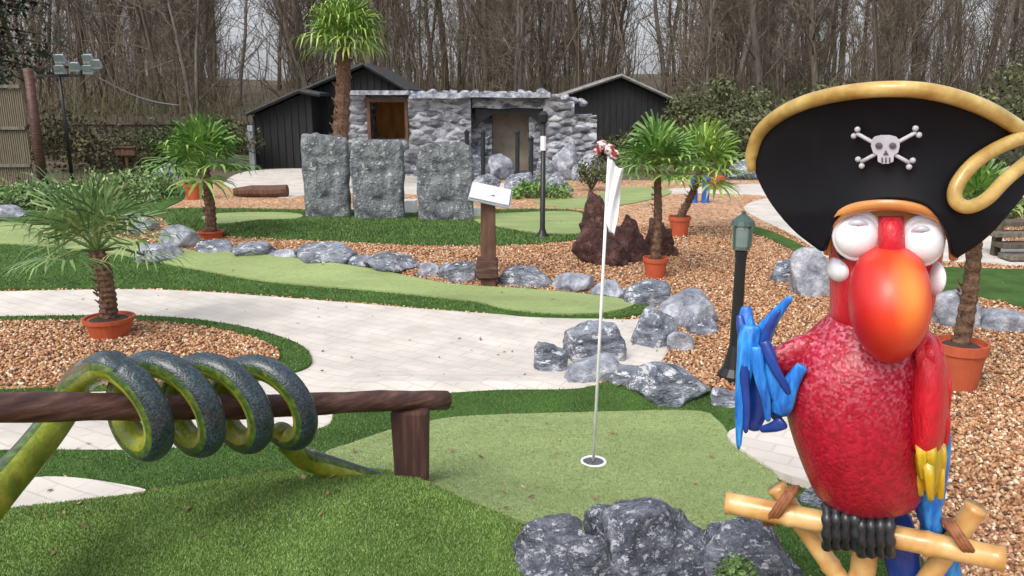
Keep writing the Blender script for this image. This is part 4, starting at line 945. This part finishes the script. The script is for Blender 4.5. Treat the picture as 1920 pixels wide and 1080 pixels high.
# raised wing (viewer's left)
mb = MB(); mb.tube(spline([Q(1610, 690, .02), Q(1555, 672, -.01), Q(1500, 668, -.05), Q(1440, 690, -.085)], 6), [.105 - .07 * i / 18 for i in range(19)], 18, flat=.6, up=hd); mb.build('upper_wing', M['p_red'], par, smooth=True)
mb = MB(); mb.tube(spline([Q(1540, 700, .0), Q(1490, 745, -.02), Q(1445, 775, -.03)], 6), [.06 - .03 * i / 12 for i in range(13)], 14, flat=.6); mb.build('under_wing', M['p_deep_blue'], par, smooth=True)
feather([(1420, 668, 0), (1428, 632, 0), (1450, 596, -.01), (1484, 556, -.02)], 26, 5, 'p_blue')
feather([(1418, 680, 0), (1408, 640, 0), (1399, 605, 0), (1400, 574, .01)], 28, 9, 'p_blue')
feather([(1408, 610, -.02), (1400, 670, -.03), (1389, 750, -.03), (1385, 842, -.02)], 25, 4, 'p_blue', fl=.7)
feather([(1425, 640, -.02), (1440, 690, -.03), (1456, 735, -.03), (1470, 766, -.02)], 24, 11, 'p_blue')
feather([(1462, 775, -.02), (1474, 740, -.03), (1488, 710, -.03), (1506, 684, -.03)], 22, 10, 'p_blue')
feather([(1415, 650, .02), (1420, 710, .02), (1422, 760, .02), (1408, 806, .02)], 34, 14, 'p_deep_blue')
feather([(1440, 660, .03), (1450, 720, .03), (1448, 780, .02)], 34, 14, 'p_deep_blue')
feather([(1402, 640, -.03), (1396, 700, -.04), (1400, 770, -.035), (1398, 812, -.03)], 13, 4, 'p_deep_blue')
feather([(1418, 650, -.045), (1424, 700, -.05), (1436, 750, -.045), (1440, 790, -.03)], 15, 5, 'p_blue')
feather([(1432, 640, -.045), (1450, 685, -.05), (1474, 728, -.045), (1482, 748, -.03)], 12, 4, 'p_deep_blue')
feather([(1428, 660, -.03), (1440, 615, -.03), (1462, 582, -.03)], 11, 3, 'p_deep_blue')
feather([(1408, 660, -.03), (1392, 620, -.02), (1386, 590, -.01)], 15, 5, 'p_deep_blue')
feather([(1470, 790, -.01), (1452, 800, -.01), (1425, 806, 0)], 16, 6, 'p_deep_blue')
# folded wing (viewer's right)
b = loftpx([(615, 1722, 14, .05, .0), (640, 1732, 32, .08, -.01), (680, 1739, 39, .10, -.01), (740, 1741, 41, .11, -.01), (790, 1738, 39, .10, -.01), (825, 1735, 36, .085, -.01), (840, 1735, 28, .06, -.01)]); b.build('wing', M['p_red_smooth'], par, smooth=True, sub=1)
rw = random.Random(5)
for row, (y0, y1, n_, m) in enumerate(((610, 720, 4, 'p_red_smooth'), (670, 780, 5, 'p_red_smooth'), (730, 842, 5, 'p_red_smooth'), (800, 900, 4, 'p_yellow'), (840, 935, 3, 'p_yellow'))):
    for k in range(n_):
        u = (k / (n_ - 1) - .5) * 2; hwid = (26, 34, 34, 28, 20)[row]; cxx = (1734, 1740, 1738, 1737, 1742)[row]
        dd = -.085 * math.cos(u * 1.25) - .012
        feather([(cxx + u * hwid * .7 - 4, y0 + (25 if row == 0 else 0), dd + .05), (cxx + u * hwid, (y0 + y1) / 2, dd), (cxx + u * hwid * .9 + 3, y1 + rw.uniform(-8, 6), dd + .016)], 13, 5, m, name='wing_feather', dep=0, fl=.45)
b = loftpx([(815, 1738, 34, .075, -.005), (850, 1738, 34, .078, -.005), (885, 1741, 28, .065, -.002), (912, 1746, 18, .045, 0), (930, 1749, 6, .02, 0)]); b.build('wing_coverts', M['p_yellow'], par, smooth=True, sub=1)
for pts, r0, r1, m in (([(1768, 780, .03), (1772, 840, .03), (1768, 900, .03), (1762, 950, .03)], 12, 6, 'p_blue'), ([(1742, 900, .03), (1744, 940, .03), (1752, 1000, .04)], 26, 14, 'p_blue'), ([(1720, 890, .05), (1728, 940, .05), (1742, 990, .05)], 22, 12, 'p_deep_blue')): feather(pts, r0, r1, m, dep=0, fl=.9)
# tail under the perch
for pts, r0, r1, m in (([(1660, 950, 0), (1685, 1020, 0), (1700, 1100, 0), (1715, 1220, .02)], 44, 22, 'p_deep_blue'), ([(1740, 980, 0), (1772, 1040, 0), (1790, 1110, .0), (1800, 1170, 0)], 26, 12, 'p_blue')): feather(pts, r0, r1, m, name='tail_feather', dep=.09, fl=.3)
# feet
for cx in (1577, 1642):
    cyp = 990 + (cx - 1610) * .2; foot = None
    for k, dx in enumerate((-26, -9, 9, 26)):
        x = cx + dx
        pts = [Q(x * .7 + cx * .3, cyp - 44, .03), Q(x, cyp - 36, -.02), Q(x, cyp - 14, -.05), Q(x, cyp + 14, -.052), Q(x, cyp + 38, -.03), Q(x, cyp + 46, .0)]
        mb = MB(); mb.tube(spline(pts, 5), [.014 + .0025 * math.sin(i * 1.3) if i < 22 else .014 - .002 * (i - 21) for i in range(26)], 10)
        mb.build('toe', M['p_claw'], par, smooth=True)
    mb = MB(); mb.ball(Q(cx, cyp - 34, .02), (.04, .04, .025), n=14, m=8); mb.build('foot', M['p_claw'], par, smooth=True)
# bamboo perch ------------------------------------------------------
pr = empty('bamboo_perch', (P0.x, P0.y, 0), 'yellow bamboo perch lashed with brown rope, carrying the parrot statue', 'perch')
def bamboo(a, b_, r_, name='bamboo_pole', nodes=5):
    n = 40; pts = [a.lerp(b_, i / n) for i in range(n + 1)]; rr = []
    for i in range(n + 1):
        t = i / n * nodes; d = abs(t - round(t)); rr.append(r_ * (1 + .10 * math.exp(-(d / .05) ** 2) - .03 * math.exp(-((d - .12) / .05) ** 2)))
    mb = MB(); mb.tube(pts, rr, 18); return mb.build(name, M['bamboo'], pr, smooth=True)
bamboo(Q(1362, 942, 0), Q(1882, 1048, 0), .031, 'perch_bar', 4)
lg = lambda px, py, dep: Vector((*Q(px, py, dep).xy, .0))
def leg(px, py, gx, dep): 
    a = Q(px, py, dep); e = Q(gx, py, dep); return bamboo(a, Vector((e.x, e.y, 0)), .028, 'leg', 6)
bamboo(Q(1455, 912, .062), Q(1660, 1210, .062), .027, 'leg', 4)
bamboo(Q(1832, 950, .062), Q(1640, 1230, .062), .027, 'leg', 4)
p0 = Q(1622, 1032, .062); bamboo(p0, Vector((p0.x, p0.y, 0)), .034, 'leg', 5)
for cx, cyp, tl in ((1465, 948, 1), (1800, 1010, -1)):
    for s in (-1, 0, 1):
        ring = []
        for i in range(25):
            a = 6.2832 * i / 24; o1 = Q(cx + s * 7 + 26 * math.sin(a) * 0 + tl * 24 * math.cos(a), cyp - 34 * math.cos(a), .03 - .07 * math.sin(a)); ring.append(o1)
        mb = MB(); mb.tube(ring, .0075, 8, caps=False); mb.build('lashing', M['rope'], pr, smooth=True)
# tuft of leaves in the foreground rocks
def tuft(px, py, r_, n, name, label, m, seed=2, Y=None, cat='plant'):
    r = random.Random(seed); g = D(px, py, Y) if Y else G(px, py); mb = MB()
    for i in range(n):
        d = Vector((r.gauss(0, 1), r.gauss(0, 1), abs(r.gauss(0, 1)))).normalized(); c = g + d * r_ * r.random() ** .4; a = Vector((r.gauss(0, 1), r.gauss(0, 1), r.gauss(0, 1))).normalized(); b_ = a.cross(d).normalized(); s = r_ * r.uniform(.08, .16)
        mb.add([c - a * s, c + b_ * s * .5, c + a * s, c - b_ * s * .5], [(0, 1, 2, 3)])
    o = mb.build(name, m, origin=g); tag(o, label, cat); return o
tuft(1382, 1085, .07, 500, 'moss_cushion', 'small green plant cushion between the foreground boulders', M['blades'], Y=2.1)

# ------------------------------------------------------------------ shrubs
def shrub(px, py, w, h, label, m, seed, Y=None, n=2600, group=None, ls=.035, name='shrub'):
    r = random.Random(seed); g = G(px, py) if Y is None else Vector((D(px, 300, Y).x, Y, H(D(px, 300, Y).x, Y)))
    rt = empty(name, g, label, 'shrub', group); mb = MB(); st = MB(); cl = []
    for i in range(16):
        a = r.random() * 6.28; k = r.random() ** .6; e = g + Vector((math.cos(a) * w / 2 * k, math.sin(a) * w / 2 * k * .8, h * r.uniform(.35, .92) * (1 - .4 * k * k)))
        st.tube([g, g.lerp(e, .5) + Vector((r.uniform(-.1, .1) * w, 0, .05)), e], [.02, .014, .005], 5); cl.append((e, r.uniform(.14, .26) * w))
    for i in range(n):
        c, R = r.choice(cl); d = Vector((r.gauss(0, 1), r.gauss(0, 1), r.gauss(0, .8))).normalized(); c = c + d * R * r.random() ** .5
        if c.z < g.z: c.z = g.z + .02
        a = Vector((r.gauss(0, 1), r.gauss(0, 1), r.gauss(0, 1))).normalized(); b_ = a.cross(d).normalized(); s = ls * r.uniform(.7, 1.4)
        mb.add([c - a * s, c + b_ * s * .5, c + a * s, c - b_ * s * .5], [(0, 1, 2, 3)])
    st.build('stem', M['bark'], rt); mb.build('foliage', m, rt); return rt
shrub(1345, 0, 3.0, 2.3, 'olive evergreen shrub between the right hut and the pirate hat', M['olive'], 1, Y=22, n=4200, ls=.06)
shrub(1420, 0, 2.6, 1.9, 'darker olive shrub just left of the pirate hat', M['olive'], 2, Y=20, n=3600, ls=.06)
shrub(1545, 0, 3.2, 2.2, 'olive shrub hidden behind the pirate hat', M['olive'], 3, Y=24, n=3000, ls=.07)
shrub(1900, 0, 2.6, 2.6, 'dark green shrub at the right edge behind the hat', M['olive'], 4, Y=20, n=3600, ls=.06)
shrub(1905, 0, 1.6, 1.0, 'low dark shrub behind the plank steps', M['conifer'], 14, Y=11, n=3000, ls=.03)
shrub(300, 0, 2.2, .9, 'brownish low shrub left of the middle palm', M['olive'], 5, Y=20.5, n=2400, ls=.05)
shrub(180, 0, 3.4, 1.1, 'wide olive shrub behind the floodlight mast', M['brush'], 6, Y=20, n=4000, ls=.05)
shrub(420, 0, 1.6, 1.3, 'dark leafy shrub behind the middle palm crown', M['olive'], 7, Y=19.5, n=2600, ls=.05)
shrub(60, 392, 1.6, .30, 'low green plants along the left edge of the bank', M['frond_blue'], 8, n=2600, ls=.035)
shrub(230, 372, 2.0, .34, 'low green ground plants behind the left palm crown', M['frond_blue'], 9, n=3200, ls=.035)
shrub(1110, 300, .7, .75, 'small twiggy plant behind the flag top', M['olive'], 10, Y=15, n=900, ls=.03)
shrub(1160, 0, 1.0, 1.0, 'green shrub under the right hut gable', M['olive'], 11, Y=19, n=1500, ls=.05)
shrub(1010, 372, 1.0, .22, 'low green plants behind the far green', M['frond'], 12, n=1200, ls=.03)

# ------------------------------------------------------------------ forest
def tubes_np(segs):                   # segs: list of (p0, p1, r0, r1) -> three sided prisms
    P0_ = np.array([s[0] for s in segs]); P1_ = np.array([s[1] for s in segs]); r0 = np.array([s[2] for s in segs]); r1 = np.array([s[3] for s in segs])
    t = P1_ - P0_; t /= np.linalg.norm(t, axis=1)[:, None] + 1e-9; a = np.where(np.abs(t[:, 2:3]) < .9, np.array([[0, 0, 1.]]), np.array([[1., 0, 0]]))
    u = np.cross(t, a); u /= np.linalg.norm(u, axis=1)[:, None] + 1e-9; w = np.cross(t, u); V = []
    for k in range(3):
        c, s = math.cos(2.0944 * k), math.sin(2.0944 * k); V.append(P0_ + (u * c + w * s) * r0[:, None])
    for k in range(3):
        c, s = math.cos(2.0944 * k), math.sin(2.0944 * k); V.append(P1_ + (u * c + w * s) * r1[:, None])
    V = np.stack(V, 1).reshape(-1, 3); f = np.array([(0, 1, 4), (0, 4, 3), (1, 2, 5), (1, 5, 4), (2, 0, 3), (2, 3, 5)])
    F = (f[None] + (np.arange(len(segs)) * 6)[:, None, None]).reshape(-1, 3); return V, F
def tree_proto(seed, ht, rb, stems=1, low=1.2, mname='bark', nlimb=22, tw=1.0):
    r = random.Random(seed); trunk = MB(); tws = []
    for s in range(stems):
        base = Vector((r.uniform(-.3, .3) * (stems > 1), r.uniform(-.3, .3) * (stems > 1), -.2)); ln = Vector((r.uniform(-.12, .12), r.uniform(-.12, .12), 1)); pts = []; p = base.copy(); n = 14
        d = ln.normalized()
        for i in range(n + 1):
            pts.append(p.copy()); d = (d + Vector((r.gauss(0, .05), r.gauss(0, .05), .03))).normalized(); p = p + d * ht / n
        rr = [rb * (1.25 if i == 0 else 1) * (1 - .85 * i / n) + .01 for i in range(n + 1)]; trunk.tube(pts, rr, 9)
        for l in range(nlimb):
            z = (low + (ht * .95 - low) * (l / nlimb) ** .9) / ht * n; i = min(int(z), n - 1); q = pts[i].lerp(pts[i + 1], z - i); az = r.random() * 6.28; el = rad(r.uniform(35, 72))
            L_ = (ht * .30) * (1 - .6 * l / nlimb) * r.uniform(.5, 1.1); dd = Vector((math.cos(az) * math.cos(el), math.sin(az) * math.cos(el), math.sin(el))); lp = [q]; pp = q
            for k in range(5):
                dd = (dd + Vector((r.gauss(0, .14), r.gauss(0, .14), .08))).normalized(); pp = pp + dd * L_ / 5; lp.append(pp)
            r0 = rr[i] * r.uniform(.16, .30); trunk.tube(lp, [r0 * (1 - .8 * k / 5) for k in range(6)], 5)
            for k in range(int(6 * tw)):
                t = r.uniform(.15, 1) * 5; a = min(int(t), 4); q2 = lp[a].lerp(lp[a + 1], t - a); d2 = (dd + Vector((r.gauss(0, .7), r.gauss(0, .7), r.gauss(.15, .5)))).normalized(); l2 = r.uniform(.5, 1.3); e2 = q2 + d2 * l2
                tws.append((tuple(q2), tuple(e2), .014, .006))
                for _ in range(5):
                    q3 = q2.lerp(e2, r.uniform(.2, 1)); d3 = (d2 + Vector((r.gauss(0, .6), r.gauss(0, .6), r.gauss(.1, .5)))).normalized(); e3 = q3 + d3 * r.uniform(.3, .9); tws.append((tuple(q3), tuple(e3), .008, .003))
                    if r.random() < .7:
                        q4 = q3.lerp(e3, .5); e4 = q4 + Vector((r.gauss(0, .3), r.gauss(0, .3), r.gauss(.1, .25))); tws.append((tuple(q4), tuple(e4), .006, .003))
    o = empty('bare_tree', (0, 0, 0), '', 'tree'); o.location = (0, 0, 0)
    trunk.build('trunk', M[mname], o, smooth=True); V, F = tubes_np(tws); c = big_mesh('crown', V, F, M['twig']); c.parent = o; c.location = (0, 0, 0); return o
protos = [tree_proto(1, 14, .16), tree_proto(2, 12, .11, 2, 1.0), tree_proto(3, 15, .2, 1, 2.5), tree_proto(4, 11, .08, 3, .8, nlimb=18), tree_proto(5, 13, .13, 1, 1.5, 'bark_pale', tw=.8), tree_proto(6, 10, .07, 2, .7, 'bark_pale', nlimb=20), tree_proto(7, 14, .15, 1, 1.0, nlimb=28)]
klab = ['tall brown tree', 'forked brown tree', 'thick straight trunk', 'three thin stems', 'pale tree', 'thin pale forked tree', 'low branching tree']
def place(o, x, y, rz, s, label, group):
    o.location = (x, y, H(x, y)); o.rotation_euler = (0, 0, rz); o.scale = (s, s, s); o['label'] = label; o['group'] = group
def dup(root):
    c = root.copy(); COL.objects.link(c)
    for ch in list(root.children):
        d = ch.copy(); COL.objects.link(d); d.parent = c
    return c
rf = random.Random(21); used = [0] * 7; cnt = 0; spots = []; seen = set()
while cnt < 160:
    y = 26 + 46 * rf.random() ** 1.1; x = rf.uniform(-.70, .70) * y; px = 960 + FPX * x / (y * CP)
    if y < 32 and 430 < px < 1290 and rf.random() < .6: continue
    if (425 < px < 540 or 1185 < px < 1270 or 1560 < px < 1600 or 1320 < px < 1345 ) and rf.random() < .9: continue
    if any((x - a) ** 2 + (y - b_) ** 2 < 1.3 for a, b_ in spots): continue
    spots.append((x, y)); k = rf.choice([0, 1, 2, 3, 4, 5, 6, 0, 1, 3, 6])
    if px > 1150 and rf.random() < .35: k = rf.choice([4, 5])
    col = [w for lim, w in ((100, 'left of the floodlight mast'), (290, 'just right of the floodlight mast'), (440, 'above the middle potted palm'), (560, 'above the low black shed'), (720, 'behind the tall palm'), (830, 'above the left cave opening'), (930, 'above the middle of the rock building'), (1050, 'above the beige cave opening'), (1170, 'above the left roof slope of the right hut'), (1290, 'above the right roof slope of the right hut'), (1420, 'between the right hut and the pirate hat'), (1560, 'above the left part of the pirate hat'), (1720, 'above the middle of the pirate hat'), (1e9, 'above the right part of the pirate hat')) if px < lim][0]
    dist = 'front of wood' if y < 36 else 'middle of wood' if y < 50 else 'deep in wood'
    lab = lambda q: klab[q] + ', ' + col + ', ' + dist
    if lab(k) in seen:
        fr = [q for q in range(7) if lab(q) not in seen]
        k = rf.choice(fr) if fr else k
    seen.add(lab(k)); o = protos[k] if used[k] == 0 else dup(protos[k]); used[k] += 1
    place(o, x, y, rf.random() * 6.28, rf.uniform(.8, 1.2), lab(k), 'bare trees in the wood'); cnt += 1
# undergrowth and far wood: uncountable twigs
def thicket(name, label, n, y0, y1, hmin, hmax, m, seed, xr=.72, rr=(.008, .02), gap=None, zb=0, cat='undergrowth'):
    R_ = np.random.default_rng(seed); y = y0 + (y1 - y0) * R_.random(n); x = (R_.random(n) * 2 - 1) * xr * y
    if gap: ok = gap(960 + FPX * x / (y * CP), y, R_); x, y = x[ok], y[ok]; n = len(x)
    z = HV(x, y); cl = .6 + .4 * np.sin(x * 1.1 + y) * np.sin(x * .37 + 2)
    h = (hmin + (hmax - hmin) * R_.random(n) ** 2.2) * (.6 + .5 * cl)
    P = np.stack([x, y, z + zb * R_.random(n) * h], 1); segs0 = P; d1 = np.stack([R_.normal(0, .14, n), R_.normal(0, .14, n), np.ones(n)], 1) * (h * .55)[:, None]
    P1 = P + d1; d2 = np.stack([R_.normal(0, .3, n), R_.normal(0, .3, n), np.abs(R_.normal(.7, .3, n))], 1) * (h * .45)[:, None]; P2 = P1 + d2
    r0 = R_.uniform(rr[0], rr[1], n); P3 = P1 + np.stack([R_.normal(0, .5, n), R_.normal(0, .5, n), np.abs(R_.normal(.6, .3, n))], 1) * (h * .4)[:, None]
    S_ = list(zip(P, P1, r0, r0 * .7)) + list(zip(P1, P2, r0 * .7, r0 * .3)) + list(zip(P1, P3, r0 * .5, r0 * .3))
    V, F = tubes_np(S_); o = big_mesh(name, V, F, m); tag(o, label, cat, kind='stuff')
nohut = lambda px, y, R_: ~((y < 28) & (px > 450) & (px < 1290))
thicket('undergrowth', 'brown tangled undergrowth along the edge of the wood', 9000, 22.5, 34, .5, 2.8, M['brush'], 3, gap=nohut)
thicket('saplings', 'mass of thin bare saplings filling the wood', 5200, 30, 74, 1.5, 9, M['twig'], 5, rr=(.012, .035), cat='saplings',
        gap=lambda px, y, R_: ~(((px > 425) & (px < 540) | (px > 1185) & (px < 1270) | (px>1540)&(px<1580)) & (R_.random(len(px)) < .92)))
# dark evergreen at the top left
def conifer(px, Y, ht, w, label, seed):
    r = random.Random(seed); x = D(px, 300, Y).x; g = Vector((x, Y, H(x, Y))); rt = empty('evergreen_tree', g, label, 'tree'); mb = MB(); tk = MB()
    tk.tube([g - Vector((0, 0, .2)), g + Vector((0, 0, ht))], [.2, .03], 9)
    for i in range(90):
        t = (i + .5) / 90; z = ht * (.28 + .7 * t); L_ = w * (1 - t) ** .7 * r.uniform(.7, 1.1); a = r.random() * 6.28; d = Vector((math.cos(a), math.sin(a), -.15)); tk.tube([g + Vector((0, 0, z)), g + Vector((0, 0, z)) + d * L_], [.03, .008], 4)
        for k in range(60):
            c = g + Vector((0, 0, z)) + d * L_ * r.uniform(.2, 1) + Vector((r.gauss(0, .14), r.gauss(0, .14), r.gauss(-.08, .12))); s = r.uniform(.06, .13); a2 = Vector((r.gauss(0, 1), r.gauss(0, 1), r.gauss(0, .6))).normalized(); b_ = a2.cross(Vector((0, 0, 1))).normalized()
            mb.add([c - a2 * s, c + b_ * s * .4, c + a2 * s, c - b_ * s * .4], [(0, 1, 2, 3)])
    tk.build('trunk', M['bark'], rt); mb.build('crown', M['conifer'], rt)
conifer(5, 18.5, 8, 1.7, 'dark evergreen tree filling the top left corner behind the screen fence', 1)
print('objects', len(bpy.data.objects))
